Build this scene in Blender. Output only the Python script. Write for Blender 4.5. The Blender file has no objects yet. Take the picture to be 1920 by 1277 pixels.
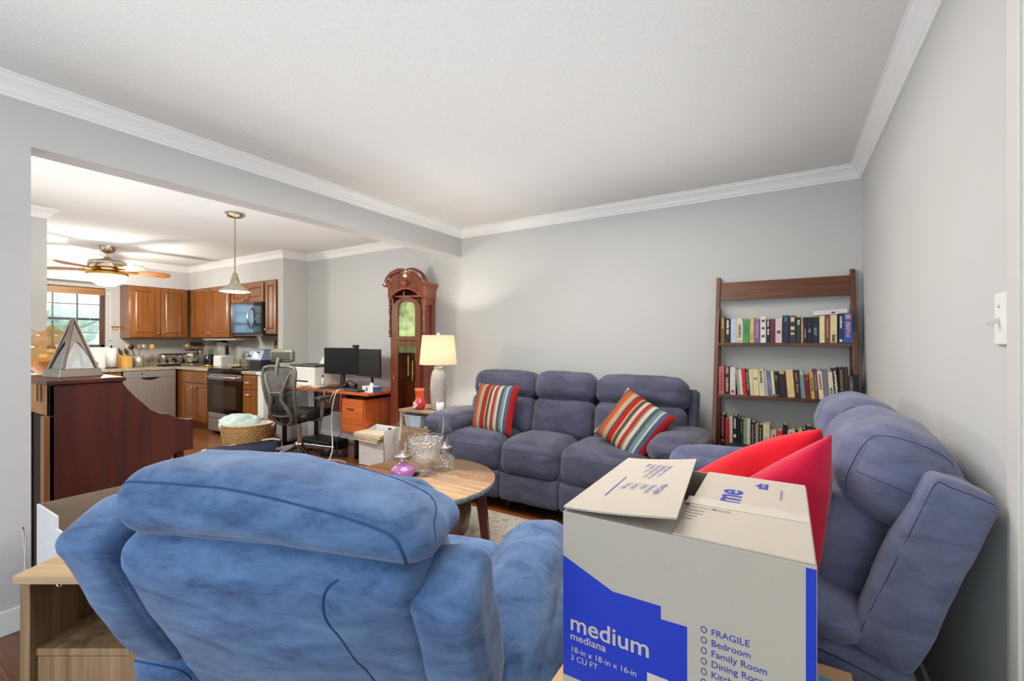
import bpy, bmesh, math, random
from mathutils import Vector, Matrix, noise
rnd = random.Random(7)
PI = math.pi
SC = bpy.context.scene
COL = SC.collection

# ------------------------------------------------------------------ camera
YAW = math.radians(31.58)
cd = bpy.data.cameras.new('camera'); cam = bpy.data.objects.new('camera', cd); COL.objects.link(cam)
cd.sensor_fit = 'HORIZONTAL'; cd.sensor_width = 36.0; cd.lens = 836.0/1920*36
cd.clip_start = 0.05; cd.clip_end = 200
cam.location = (0, 0, 1.30); cam.rotation_euler = (PI/2, 0, YAW)
SC.camera = cam
# ------------------------------------------------------------------ world, exposure
SC.view_settings.view_transform = 'Standard'; SC.view_settings.look = 'None'
SC.view_settings.gamma = 1.0; SC.view_settings.use_curve_mapping = False
SC.view_settings.exposure = 0.14
SC.cycles.use_denoising = True
SC.cycles.max_bounces = 10; SC.cycles.diffuse_bounces = 6; SC.cycles.transmission_bounces = 10; SC.cycles.transparent_max_bounces = 12
w = bpy.data.worlds.new('world'); SC.world = w; w.use_nodes = True
nt = w.node_tree; nt.nodes.clear()
wo = nt.nodes.new('ShaderNodeOutputWorld'); bg = nt.nodes.new('ShaderNodeBackground')
sky = nt.nodes.new('ShaderNodeTexSky'); sky.sky_type = 'HOSEK_WILKIE'; sky.turbidity = 4.0; sky.sun_direction = (0.3, -0.6, 0.74)
nt.links.new(sky.outputs[0], bg.inputs[0]); bg.inputs[1].default_value = 2.2
nt.links.new(bg.outputs[0], wo.inputs[0])

def area(name, loc, rot, sx, sy, power, col):
    l = bpy.data.lights.new(name, 'AREA'); l.shape = 'RECTANGLE'; l.size = sx; l.size_y = sy; l.energy = power; l.color = col
    o = bpy.data.objects.new(name, l); COL.objects.link(o); o.location = loc; o.rotation_euler = rot; return o
def point(name, loc, power, col, r=0.05, parent=None):
    l = bpy.data.lights.new(name, 'POINT'); l.energy = power; l.color = col; l.shadow_soft_size = r
    o = bpy.data.objects.new(name, l); COL.objects.link(o); o.location = loc
    if parent: o.parent = parent
    return o
# daylight through the glazed opening in the wall behind the camera
area('daylight_rear_window', (-1.2, -2.10, 1.25), (PI/2, 0, 0), 2.4, 2.0, 58, (0.74, 0.87, 1.0))
# added fill for the living room: unseen area lights, one facing down, one up
area('living_overhead_fill_light', (-1.25, 1.9, 2.40), (0, 0, 0), 1.6, 1.8, 48, (1.0, 0.93, 0.85))
area('living_ceiling_fill_light', (-1.25, 0.9, 1.85), (PI, 0, 0), 2.4, 4.5, 19, (0.97, 0.99, 1.0))
# dining room: daylight from its own window on the near side, kitchen window daylight
area('daylight_dining_window', (-4.4, -2.7, 3.0), (math.radians(52), 0, 0), 2.4, 1.6, 900, (0.93, 0.97, 1.0))
sl = bpy.data.lights.new('sun', 'SUN'); sl.energy = 7.0; sl.angle = 0.02; so = bpy.data.objects.new('sun', sl); COL.objects.link(so); so.rotation_euler = Vector((-0.52, -0.55, -0.66)).to_track_quat('-Z', 'Y').to_euler()
area('daylight_kitchen_window', (-9.6, 1.85, 2.75), (math.radians(52), 0, -PI/2), 1.9, 1.3, 230, (0.9, 0.96, 1.0))
area('kitchen_ceiling_fill_light', (-6.95, 1.3, 2.0), (PI, 0, 0), 1.5, 2.6, 13, (0.97, 0.99, 1.0))  # unseen upward fill, added in place of bounced light
area('dining_ceiling_fill_light', (-4.2, 1.1, 1.56), (PI, 0, 0), 1.4, 3.2, 22, (0.97, 0.99, 1.0))  # same kind of added upward fill for the dining room, no fixture

# ------------------------------------------------------------------ materials
def srgb(r, g, b):
    def f(c):
        c /= 255.0
        return c/12.92 if c <= 0.04045 else ((c+0.055)/1.055)**2.4
    return (f(r), f(g), f(b), 1.0)
def newmat(name):
    m = bpy.data.materials.new(name); m.use_nodes = True
    return m, m.node_tree, m.node_tree.nodes['Principled BSDF']
def setin(b, k, v):
    if k in b.inputs: b.inputs[k].default_value = v
def mat(name, c, rough=0.5, metal=0.0, var=0.08, scale=30.0, bump=0.0, bscale=None, stretch=(1, 1, 1), spec=0.5, sheen=0.0, coat=0.0, detail=3.0):
    m, t, b = newmat(name); N = t.nodes.new; L = t.links.new
    setin(b, 'Roughness', rough); setin(b, 'Metallic', metal); setin(b, 'Specular IOR Level', spec)
    setin(b, 'Sheen Weight', sheen); setin(b, 'Coat Weight', coat); setin(b, 'Coat Roughness', 0.15)
    tc = N('ShaderNodeTexCoord'); mp = N('ShaderNodeMapping'); mp.inputs['Scale'].default_value = stretch
    L(tc.outputs['Object'], mp.inputs['Vector'])
    nz = N('ShaderNodeTexNoise'); nz.inputs['Scale'].default_value = scale; nz.inputs['Detail'].default_value = detail
    L(mp.outputs[0], nz.inputs['Vector'])
    rp = N('ShaderNodeValToRGB'); rp.color_ramp.elements[0].position = 0.3; rp.color_ramp.elements[1].position = 0.7
    rp.color_ramp.elements[0].color = tuple(max(0, x*(1-var)) for x in c[:3])+(1,)
    rp.color_ramp.elements[1].color = tuple(min(1, x*(1+var)) for x in c[:3])+(1,)
    L(nz.outputs['Fac'], rp.inputs[0]); L(rp.outputs[0], b.inputs['Base Color'])
    if bump > 0:
        nb = N('ShaderNodeTexNoise'); nb.inputs['Scale'].default_value = bscale or scale*3; nb.inputs['Detail'].default_value = 4
        L(mp.outputs[0], nb.inputs['Vector'])
        bp = N('ShaderNodeBump'); bp.inputs['Strength'].default_value = bump; bp.inputs['Distance'].default_value = 0.01
        L(nb.outputs['Fac'], bp.inputs['Height']); L(bp.outputs[0], b.inputs['Normal'])
    return m
def wood(name, c1, c2, rough=0.35, axis='X', scale=6.0, dist=2.5, coat=0.0, spec=0.5):
    m, t, b = newmat(name); N = t.nodes.new; L = t.links.new
    setin(b, 'Roughness', rough); setin(b, 'Coat Weight', coat); setin(b, 'Coat Roughness', 0.12); setin(b, 'Specular IOR Level', spec)
    tc = N('ShaderNodeTexCoord'); mp = N('ShaderNodeMapping')
    s = {'X': (0.5, 9, 9), 'Y': (9, 0.5, 9), 'Z': (9, 9, 0.5)}[axis]; mp.inputs['Scale'].default_value = s
    L(tc.outputs['Object'], mp.inputs['Vector'])
    nz = N('ShaderNodeTexNoise'); nz.inputs['Scale'].default_value = scale; nz.inputs['Detail'].default_value = 6; nz.inputs['Distortion'].default_value = dist*0.25
    L(mp.outputs[0], nz.inputs['Vector'])
    n2 = N('ShaderNodeTexNoise'); n2.inputs['Scale'].default_value = scale*0.35; n2.inputs['Detail'].default_value = 3; n2.inputs['Distortion'].default_value = dist*0.4
    L(mp.outputs[0], n2.inputs['Vector'])
    ad = N('ShaderNodeMath'); ad.operation = 'ADD'; L(nz.outputs['Fac'], ad.inputs[0]); L(n2.outputs['Fac'], ad.inputs[1])
    mu = N('ShaderNodeMath'); mu.operation = 'MULTIPLY'; mu.inputs[1].default_value = 0.5; L(ad.outputs[0], mu.inputs[0])
    rp = N('ShaderNodeValToRGB'); rp.color_ramp.elements[0].position = 0.36; rp.color_ramp.elements[1].position = 0.64
    rp.color_ramp.elements[0].color = c1; rp.color_ramp.elements[1].color = c2
    L(mu.outputs[0], rp.inputs[0]); L(rp.outputs[0], b.inputs['Base Color'])
    bp = N('ShaderNodeBump'); bp.inputs['Strength'].default_value = 0.08; bp.inputs['Distance'].default_value = 0.004
    L(mu.outputs[0], bp.inputs['Height']); L(bp.outputs[0], b.inputs['Normal'])
    return m
def suede(name, dark, mid, light, sc=7.0, lo=0.30, hi=0.70):
    """brushed microsuede: nap brushed into irregular darker and lighter patches"""
    m, t, b = newmat(name); N = t.nodes.new; L = t.links.new
    setin(b, 'Roughness', 0.95); setin(b, 'Specular IOR Level', 0.15); setin(b, 'Sheen Weight', 0.22); setin(b, 'Sheen Roughness', 0.5)
    tc = N('ShaderNodeTexCoord'); mp = N('ShaderNodeMapping'); mp.inputs['Rotation'].default_value = (0.3, 0.9, 0.4); mp.inputs['Scale'].default_value = (0.8, 1.0, 2.2)
    L(tc.outputs['Object'], mp.inputs['Vector'])
    nz = N('ShaderNodeTexNoise'); nz.inputs['Scale'].default_value = sc; nz.inputs['Detail'].default_value = 9; nz.inputs['Roughness'].default_value = 0.68; nz.inputs['Distortion'].default_value = 0.35
    L(mp.outputs[0], nz.inputs['Vector'])
    rp = N('ShaderNodeValToRGB'); e = rp.color_ramp.elements
    e[0].position = lo; e[0].color = dark; e[1].position = hi; e[1].color = light
    k = e.new(0.47); k.color = mid
    L(nz.outputs['Fac'], rp.inputs[0]); L(rp.outputs[0], b.inputs['Base Color'])
    nb = N('ShaderNodeTexNoise'); nb.inputs['Scale'].default_value = 260; nb.inputs['Detail'].default_value = 3
    L(tc.outputs['Object'], nb.inputs['Vector'])
    bp = N('ShaderNodeBump'); bp.inputs['Strength'].default_value = 0.18; bp.inputs['Distance'].default_value = 0.004
    L(nb.outputs['Fac'], bp.inputs['Height']); L(bp.outputs[0], b.inputs['Normal'])
    return m
def glass(name, c=(1, 1, 1, 1), rough=0.0, ior=1.45, thin=True, milk=0.0, bump=0.0, bscale=40):
    """thin clear glass: mostly see-through with fresnel reflections"""
    m = bpy.data.materials.new(name); m.use_nodes = True; t = m.node_tree; t.nodes.clear(); N = t.nodes.new; L = t.links.new
    out = N('ShaderNodeOutputMaterial'); tr = N('ShaderNodeBsdfTransparent'); tr.inputs[0].default_value = c
    gl = N('ShaderNodeBsdfGlossy'); gl.inputs['Roughness'].default_value = rough; gl.inputs[0].default_value = (1, 1, 1, 1)
    fr = N('ShaderNodeLayerWeight'); fr.inputs[0].default_value = 0.5
    pw = N('ShaderNodeMath'); pw.operation = 'POWER'; pw.inputs[1].default_value = 2.4; L(fr.outputs['Facing'], pw.inputs[0])
    f0 = ((ior-1)/(ior+1))**2
    ma = N('ShaderNodeMath'); ma.operation = 'MULTIPLY_ADD'; ma.inputs[1].default_value = 0.85; ma.inputs[2].default_value = f0+0.02; L(pw.outputs[0], ma.inputs[0])
    if milk > 0:
        df = N('ShaderNodeBsdfDiffuse'); df.inputs[0].default_value = (0.85, 0.86, 0.85, 1); tl = N('ShaderNodeBsdfTranslucent'); tl.inputs[0].default_value = (0.85, 0.86, 0.85, 1)
        m0 = N('ShaderNodeMixShader'); m0.inputs[0].default_value = 0.5; L(df.outputs[0], m0.inputs[1]); L(tl.outputs[0], m0.inputs[2])
        m1 = N('ShaderNodeMixShader'); m1.inputs[0].default_value = milk; L(tr.outputs[0], m1.inputs[1]); L(m0.outputs[0], m1.inputs[2]); base_out = m1.outputs[0]
        if bump > 0:
            tc0 = N('ShaderNodeTexCoord'); v0 = N('ShaderNodeTexVoronoi'); v0.feature = 'DISTANCE_TO_EDGE'; v0.inputs['Scale'].default_value = bscale; L(tc0.outputs['Object'], v0.inputs['Vector'])
            r0 = N('ShaderNodeMapRange'); r0.inputs[1].default_value = 0.0; r0.inputs[2].default_value = 0.16; r0.inputs[3].default_value = min(1, milk*2.6); r0.inputs[4].default_value = milk*0.35; L(v0.outputs['Distance'], r0.inputs[0]); L(r0.outputs[0], m1.inputs[0])
    else: base_out = tr.outputs[0]
    mx = N('ShaderNodeMixShader'); L(ma.outputs[0], mx.inputs[0]); L(base_out, mx.inputs[1]); L(gl.outputs[0], mx.inputs[2])
    L(mx.outputs[0], out.inputs[0])
    if bump > 0:
        tc = N('ShaderNodeTexCoord'); vo = N('ShaderNodeTexVoronoi'); vo.inputs['Scale'].default_value = bscale; L(tc.outputs['Object'], vo.inputs['Vector'])
        bp = N('ShaderNodeBump'); bp.inputs['Strength'].default_value = bump; bp.inputs['Distance'].default_value = 0.01
        L(vo.outputs['Distance'], bp.inputs['Height']); L(bp.outputs[0], gl.inputs['Normal']); L(bp.outputs[0], fr.inputs['Normal'])
    return m
def emit(name, c, s):
    m, t, b = newmat(name); setin(b, 'Base Color', c); setin(b, 'Emission Color', c); setin(b, 'Emission Strength', s); return m
def stripes(name, cols, axis=0, length=1.0, offs=0.0):
    """woven stripes across one object axis"""
    m, t, b = newmat(name); N = t.nodes.new; L = t.links.new; setin(b, 'Roughness', 0.9); setin(b, 'Specular IOR Level', 0.2)
    tc = N('ShaderNodeTexCoord'); sp = N('ShaderNodeSeparateXYZ'); L(tc.outputs['Object'], sp.inputs[0])
    ma = N('ShaderNodeMath'); ma.operation = 'MULTIPLY_ADD'; ma.inputs[1].default_value = 1.0/length; ma.inputs[2].default_value = 0.5+offs
    L(sp.outputs[axis], ma.inputs[0])
    rp = N('ShaderNodeValToRGB'); rp.color_ramp.interpolation = 'CONSTANT'; e = rp.color_ramp.elements
    tot = sum(w_ for _, w_ in cols); x = 0; first = True
    for c, w_ in cols:
        if first: e[0].position = 0; e[0].color = c; first = False
        elif x/tot > 0 and len(e) < 32:
            k = e.new(min(0.999, x/tot)); k.color = c
        x += w_
    # the ramp's second default element goes to the end
    for k in list(e):
        if abs(k.position-1.0) < 1e-6: k.color = cols[-1][0]
    L(ma.outputs[0], rp.inputs[0])
    nz = N('ShaderNodeTexNoise'); nz.inputs['Scale'].default_value = 180; L(tc.outputs['Object'], nz.inputs['Vector'])
    mx = N('ShaderNodeMixRGB'); mx.blend_type = 'MULTIPLY'; mx.inputs[0].default_value = 0.55
    L(rp.outputs[0], mx.inputs[1]); L(nz.outputs['Fac'], mx.inputs[2]); L(mx.outputs[0], b.inputs['Base Color'])
    bp = N('ShaderNodeBump'); bp.inputs['Strength'].default_value = 0.4; bp.inputs['Distance'].default_value = 0.004
    L(nz.outputs['Fac'], bp.inputs['Height']); L(bp.outputs[0], b.inputs['Normal'])
    return m
M = {}
M['wall'] = mat('grey_wall_paint', srgb(196, 196, 195), 0.85, var=0.012, scale=4, bump=0.05, bscale=220, spec=0.2)
M['ceil'] = mat('textured_ceiling_paint', srgb(222, 222, 220), 0.95, var=0.02, scale=60, bump=0.3, bscale=120, spec=0.1)
M['casing'] = mat('off_white_casing', srgb(204, 203, 199), 0.5, var=0.01, scale=5)
M['trim'] = mat('white_trim_paint', srgb(232, 232, 231), 0.45, var=0.01, scale=5)
M['white'] = mat('white_plastic', srgb(228, 228, 226), 0.4, var=0.02)
M['black'] = mat('black_plastic', srgb(22, 22, 23), 0.45, var=0.1)
M['dkgrey'] = mat('dark_grey_plastic', srgb(70, 72, 70), 0.5, var=0.06)
M['steel'] = mat('brushed_steel', srgb(196, 194, 190), 0.42, 0.8, var=0.06, scale=60, stretch=(1, 1, 0.05))
M['chrome'] = mat('chrome', srgb(205, 205, 208), 0.12, 1.0, var=0.02)
M['nickel'] = mat('brushed_nickel', srgb(190, 176, 152), 0.25, 1.0, var=0.03)
M['screen'] = mat('matte_screen', srgb(20, 20, 21), 0.42, var=0.02, spec=0.3)
M['blackglass'] = mat('black_glass', srgb(18, 17, 17), 0.06, var=0.02, spec=0.6)
M['darkgap'] = mat('dark_recess', srgb(14, 13, 13), 0.9, var=0.05)
M['cab'] = wood('cherry_cabinet_wood', srgb(112, 64, 22), srgb(150, 92, 38), 0.3, 'Z', 3.0, coat=0.3)
M['shelfwood'] = wood('walnut_stained_pine', srgb(66, 34, 17), srgb(114, 66, 36), 0.42, 'X', 4.0, 4.0)
M['shelfwoodz'] = wood('walnut_stained_upright', srgb(72, 38, 21), srgb(112, 66, 38), 0.42, 'Z', 4.0, 3.0)
M['piano'] = wood('dark_mahogany', srgb(56, 16, 9), srgb(88, 29, 16), 0.45, 'Z', 3.0, coat=0.08)
M['pianoback'] = wood('pale_back_wood', srgb(120, 74, 36), srgb(158, 104, 56), 0.5, 'Z', 4.0)
M['clock'] = wood('clock_cherry_wood', srgb(86, 34, 17), srgb(128, 58, 32), 0.25, 'Z', 4.0, coat=0.6)
M['clockside'] = wood('clock_cherry_side', srgb(120, 52, 26), srgb(158, 76, 42), 0.3, 'Z', 4.0, coat=0.5)
M['desk'] = wood('orange_desk_wood', srgb(176, 84, 36), srgb(206, 112, 56), 0.3, 'X', 4.0, coat=0.3)
M['deskz'] = wood('orange_desk_side', srgb(178, 84, 38), srgb(212, 116, 62), 0.3, 'Z', 4.0, coat=0.3)
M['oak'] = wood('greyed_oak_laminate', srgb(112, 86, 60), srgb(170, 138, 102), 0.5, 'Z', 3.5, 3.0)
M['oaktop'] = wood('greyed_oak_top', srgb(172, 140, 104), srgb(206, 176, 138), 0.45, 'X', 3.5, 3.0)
M['rustoak'] = wood('rustic_grey_brown_wood', srgb(128, 104, 78), srgb(172, 146, 116), 0.5, 'X', 4.0, 3.0)
M['tabletop'] = wood('zebra_grain_table_top', srgb(150, 112, 78), srgb(216, 180, 138), 0.12, 'X', 2.6, 4.0, coat=0.7)
M['tableleg'] = wood('mahogany_leg', srgb(78, 26, 14), srgb(112, 44, 26), 0.3, 'Z', 4.0)
M['tableedge'] = mat('blue_green_weathered_edge', srgb(112, 134, 142), 0.5, var=0.45, scale=28, bump=0.4, stretch=(1, 1, 3))
M['cardgrey'] = mat('kraft_cardboard', srgb(186, 177, 165), 0.8, var=0.025, scale=90, bump=0.06, stretch=(8, 1, 1))
M['cardtan'] = mat('tan_cardboard', srgb(196, 160, 116), 0.8, var=0.05, scale=20)
M['cardbrown'] = mat('brown_cardboard_inside', srgb(140, 122, 104), 0.85, var=0.03, scale=20)
M['cardwhite'] = mat('white_cardboard', srgb(226, 226, 228), 0.7, var=0.02, scale=20)
M['printblue'] = mat('blue_box_print', srgb(8, 50, 186), 0.55, var=0.04, scale=60)
M['textblue'] = mat('blue_ink', srgb(52, 62, 165), 0.6, var=0.05, scale=200)
M['printgrey'] = mat('bare_card_lettering', srgb(196, 186, 176), 0.75, var=0.02)
M['tape'] = mat('clear_packing_tape', srgb(206, 198, 188), 0.22, var=0.03, scale=30)
M['darktext'] = mat('dark_ink', srgb(48, 48, 92), 0.6, var=0.05)
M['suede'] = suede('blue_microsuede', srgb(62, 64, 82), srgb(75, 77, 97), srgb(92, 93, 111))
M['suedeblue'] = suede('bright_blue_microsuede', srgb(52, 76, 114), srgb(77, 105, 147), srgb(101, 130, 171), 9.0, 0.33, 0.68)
M['suededaylit'] = suede('daylit_blue_microsuede', srgb(78, 84, 108), srgb(94, 99, 127), srgb(112, 117, 146))  # loveseat: sofa suede made lighter and bluer, daylight put into the colour
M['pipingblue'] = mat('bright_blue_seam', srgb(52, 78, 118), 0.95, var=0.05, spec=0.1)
M['piping'] = mat('blue_suede_seam', srgb(60, 64, 84), 0.95, var=0.05, spec=0.1)
M['red'] = mat('red_plush', srgb(206, 10, 32), 0.95, var=0.08, scale=7, bump=0.15, bscale=160, spec=0.15, sheen=0.25)
M['crimson'] = mat('crimson_plush', srgb(196, 18, 60), 0.95, var=0.1, scale=9, bump=0.15, bscale=160, spec=0.15, sheen=0.3)
M['leather'] = mat('brown_leather', srgb(110, 78, 58), 0.35, var=0.12, scale=8, bump=0.1)
M['granite'] = mat('speckled_granite', srgb(178, 168, 146), 0.2, var=0.45, scale=55, detail=8)
M['clear'] = glass('clear_glass'); M['cut'] = glass('pressed_glass', (0.95, 0.96, 0.95, 1), 0.04, 1.7, milk=0.07, bump=0.9, bscale=75)
M['clockglass'] = glass('clock_door_glass', (0.80, 0.82, 0.78, 1), 0.0, 3.2)
M['amber'] = glass('amber_glass', (0.96, 0.70, 0.36, 1), 0.02, 1.7, milk=0.06)
M['pane'] = glass('window_glass', (0.94, 0.97, 0.97, 1)); M['tealglass'] = glass('teal_glass', (0.36, 0.50, 0.58, 1), 0.02, 1.6, milk=0.08)
M['purple'] = mat('violet_glass_font', srgb(176, 108, 176), 0.1, var=0.06, spec=0.7, coat=0.5)
M['brass'] = mat('aged_brass', srgb(186, 146, 78), 0.28, 1.0, var=0.05)
M['copper'] = mat('polished_copper', srgb(206, 134, 84), 0.2, 1.0, var=0.05)
M['bulb'] = emit('frosted_lit_glass', (1.0, 0.94, 0.84, 1), 3.0)
M['cream'] = mat('cream_paper', srgb(228, 216, 190), 0.7, var=0.03)
M['navy'] = mat('navy_canvas', srgb(32, 38, 62), 0.8, var=0.15, scale=18, bump=0.2)
M['fleece'] = mat('cream_fleece', srgb(226, 214, 192), 0.95, var=0.08, scale=40, bump=0.6)
M['mint'] = mat('pale_mint_fleece', srgb(196, 214, 208), 0.95, var=0.06, scale=14, bump=0.4)
M['wicker'] = mat('woven_seagrass', srgb(186, 140, 88), 0.75, var=0.35, scale=40, bump=0.8, stretch=(1, 1, 2.2))
M['mesh'] = mat('grey_chair_mesh', srgb(58, 58, 54), 0.8, var=0.15, scale=200)
M['chairframe'] = mat('warm_grey_plastic', srgb(98, 96, 88), 0.42, var=0.04)
M['cable'] = mat('white_cable', srgb(214, 204, 194), 0.5, var=0.03)
M['outletw'] = mat('ivory_plate', srgb(206, 206, 202), 0.4, var=0.01)
# ------------------------------------------------------------------ mesh helpers
class MB:
    def __init__(s): s.v = []; s.f = []; s.sm = []
    def add(s, vs, fs, smooth=False):
        o = len(s.v); s.v += [tuple(v) for v in vs]; s.f += [tuple(i+o for i in f) for f in fs]; s.sm += [smooth]*len(fs); return s
    def box(s, x0, x1, y0, y1, z0, z1):
        if x0 > x1: x0, x1 = x1, x0
        if y0 > y1: y0, y1 = y1, y0
        if z0 > z1: z0, z1 = z1, z0
        v = [(x0, y0, z0), (x1, y0, z0), (x1, y1, z0), (x0, y1, z0), (x0, y0, z1), (x1, y0, z1), (x1, y1, z1), (x0, y1, z1)]
        return s.add(v, [(3, 2, 1, 0), (4, 5, 6, 7), (0, 1, 5, 4), (1, 2, 6, 5), (2, 3, 7, 6), (3, 0, 4, 7)])
    def obox(s, M_, sx, sy, sz):
        """box of full size sx,sy,sz centred on the matrix M_"""
        v = [M_ @ Vector((a*sx/2, b*sy/2, c*sz/2)) for c in (-1, 1) for (a, b) in ((-1, -1), (1, -1), (1, 1), (-1, 1))]
        return s.add(v, [(3, 2, 1, 0), (4, 5, 6, 7), (0, 1, 5, 4), (1, 2, 6, 5), (2, 3, 7, 6), (3, 0, 4, 7)])
    def hexa(s, b, t):
        """box from 4 bottom and 4 top corners (counter-clockwise from above)"""
        return s.add(list(b)+list(t), [(3, 2, 1, 0), (4, 5, 6, 7), (0, 1, 5, 4), (1, 2, 6, 5), (2, 3, 7, 6), (3, 0, 4, 7)])
    def prism(s, poly, fn, a, b):
        """extrude a 2-D polygon; fn(u, v, t) -> xyz; t from a to b"""
        n = len(poly); v = [fn(u, w_, a) for u, w_ in poly]+[fn(u, w_, b) for u, w_ in poly]
        f = [tuple(range(n-1, -1, -1)), tuple(range(n, 2*n))]+[(i, (i+1) % n, n+(i+1) % n, n+i) for i in range(n)]
        return s.add(v, f)
    def lathe(s, prof, c=(0, 0, 0), seg=28, R=None, cap=True):
        n = len(prof); v = []; f = []
        for r, z in prof:
            for k in range(seg):
                a = 2*PI*k/seg; p = Vector((r*math.cos(a), r*math.sin(a), z))
                if R is not None: p = R @ p
                v.append((p[0]+c[0], p[1]+c[1], p[2]+c[2]))
        for i in range(n-1):
            for k in range(seg):
                f.append((i*seg+k, i*seg+(k+1) % seg, (i+1)*seg+(k+1) % seg, (i+1)*seg+k))
        s.add(v, f, True)
        if cap:
            if prof[0][0] > 1e-5: s.add([v[k] for k in range(seg)], [tuple(range(seg-1, -1, -1))])
            if prof[-1][0] > 1e-5: s.add([v[(n-1)*seg+k] for k in range(seg)], [tuple(range(seg))])
        return s
    def cyl(s, p0, p1, r0, r1=None, seg=16):
        r1 = r0 if r1 is None else r1
        p0 = Vector(p0); p1 = Vector(p1); d = p1-p0; R = d.to_track_quat('Z', 'Y').to_matrix()
        return s.lathe([(r0, 0), (r1, d.length)], p0, seg, R)
    def tube(s, pts, r, seg=8, close=False):
        pts = [Vector(p) for p in pts]; n = len(pts); v = []; f = []
        up = Vector((0.13, 0.2, 1)).normalized(); prev = None
        for i, p in enumerate(pts):
            if close: d = pts[(i+1) % n]-pts[i-1]
            else: d = pts[min(i+1, n-1)]-pts[max(i-1, 0)]
            if d.length < 1e-9: d = Vector((0, 0, 1))
            d.normalize()
            if prev is None:
                a = d.cross(up)
                if a.length < 1e-3: a = d.cross(Vector((1, 0, 0)))
            else: a = prev-d*prev.dot(d)
            a.normalize(); prev = a; b = d.cross(a)
            rr = r[i] if isinstance(r, (list, tuple)) else r
            for k in range(seg):
                t = 2*PI*k/seg; q = p+a*(rr*math.cos(t))+b*(rr*math.sin(t)); v.append(tuple(q))
        m = n if close else n-1
        for i in range(m):
            for k in range(seg):
                j = (i+1) % n
                f.append((i*seg+k, i*seg+(k+1) % seg, j*seg+(k+1) % seg, j*seg+k))
        s.add(v, f, True)
        if not close:
            s.add(v[:seg], [tuple(range(seg-1, -1, -1))]); s.add(v[-seg:], [tuple(range(seg))])
        return s
    def sphere(s, c, r, seg=16, rings=10, sx=1, sy=1, sz=1):
        prof = [(max(1e-6, math.sin(PI*i/rings)), -math.cos(PI*i/rings)) for i in range(rings+1)]
        o = MB().lathe(prof, (0, 0, 0), seg, None, False)
        return s.add([(c[0]+v[0]*r*sx, c[1]+v[1]*r*sy, c[2]+v[2]*r*sz) for v in o.v], o.f, True)
    def soft(s, c, h, r, n=16, bulge=(0, 0, 0), wr=0.0, wf=4.0, fn=None, seed=0.0):
        """a padded block: centre c, half sizes h, corner radius r, swelling faces, wrinkles; fn maps local points"""
        sv = Soft(c, h, r, bulge, wr, wf, fn, seed)
        idx = {}; v = []; f = []
        def vid(i, j, k):
            q = (i, j, k)
            if q not in idx:
                idx[q] = len(v); v.append(sv(2*i/n-1, 2*j/n-1, 2*k/n-1))
            return idx[q]
        for a in range(n):
            for b in range(n):
                f.append((vid(a, b, 0), vid(a, b+1, 0), vid(a+1, b+1, 0), vid(a+1, b, 0)))
                f.append((vid(a, b, n), vid(a+1, b, n), vid(a+1, b+1, n), vid(a, b+1, n)))
                f.append((vid(a, 0, b), vid(a+1, 0, b), vid(a+1, 0, b+1), vid(a, 0, b+1)))
                f.append((vid(a, n, b), vid(a, n, b+1), vid(a+1, n, b+1), vid(a+1, n, b)))
                f.append((vid(0, a, b), vid(0, a, b+1), vid(0, a+1, b+1), vid(0, a+1, b)))
                f.append((vid(n, a, b), vid(n, a+1, b), vid(n, a+1, b+1), vid(n, a, b+1)))
        s.add(v, f, True); return sv
    def build(s, name, m, parent=None, bevel=0.0, loc=None, rot=None, seg=2):
        me = bpy.data.meshes.new(name); me.from_pydata(s.v, [], s.f); me.update()
        me.polygons.foreach_set('use_smooth', s.sm)
        me.materials.append(M[m] if isinstance(m, str) else m)
        o = bpy.data.objects.new(name, me); COL.objects.link(o)
        if parent is not None: o.parent = parent
        if loc is not None: o.location = loc
        if rot is not None: o.rotation_euler = rot
        if bevel > 0:
            b = o.modifiers.new('bevel', 'BEVEL'); b.width = bevel; b.segments = seg; b.limit_method = 'ANGLE'; b.angle_limit = math.radians(40)
        return o
def ease(t): return math.sin(t*PI/2)*0.7+t*0.3
class Soft:
    def __init__(s, c, h, r, bulge, wr, wf, fn, seed):
        s.c = c; s.h = h; s.r = min(r, *h) if not isinstance(r, tuple) else r; s.b = bulge; s.wr = wr; s.wf = wf; s.fn = fn; s.seed = seed
    def __call__(s, a, b, c, off=0.0):
        h = s.h; r = s.r; t = [ease(a), ease(b), ease(c)]
        p = [t[i]*h[i] for i in range(3)]
        q = [max(-(h[i]-r), min(h[i]-r, p[i])) for i in range(3)]
        d = Vector([p[i]-q[i] for i in range(3)])
        nrm = d.normalized() if d.length > 1e-9 else Vector((0, 0, 0))
        P = Vector(q)+nrm*(r+off)
        for i in range(3):
            j, k = (i+1) % 3, (i+2) % 3
            P[i] += s.b[i]*t[i]*(1-t[j]**2)*(1-t[k]**2)
        if s.wr:
            w0 = noise.noise(Vector((P[0]*s.wf+s.seed, P[1]*s.wf-s.seed, P[2]*s.wf)))
            w1 = noise.noise(Vector((P[0]*s.wf*2.7, P[1]*s.wf*2.7+s.seed, P[2]*s.wf*2.7)))
            P += nrm*(s.wr*(w0+0.5*w1))
        P = P+Vector(s.c)
        return tuple(s.fn(*P)) if s.fn else tuple(P)
def empty(name, loc=(0, 0, 0), rz=0.0):
    o = bpy.data.objects.new(name, None); o.empty_display_size = 0.1; COL.objects.link(o); o.location = loc; o.rotation_euler = (0, 0, rz); return o
def tag(o, label, cat, group=None):
    o['label'] = label; o['category'] = cat
    if group: o['group'] = group
    return o
def thing(name, label, cat, loc=(0, 0, 0), rz=0.0, group=None):
    return tag(empty(name, loc, rz), label, cat, group)
def struct(o): o['kind'] = 'structure'; return o
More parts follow.
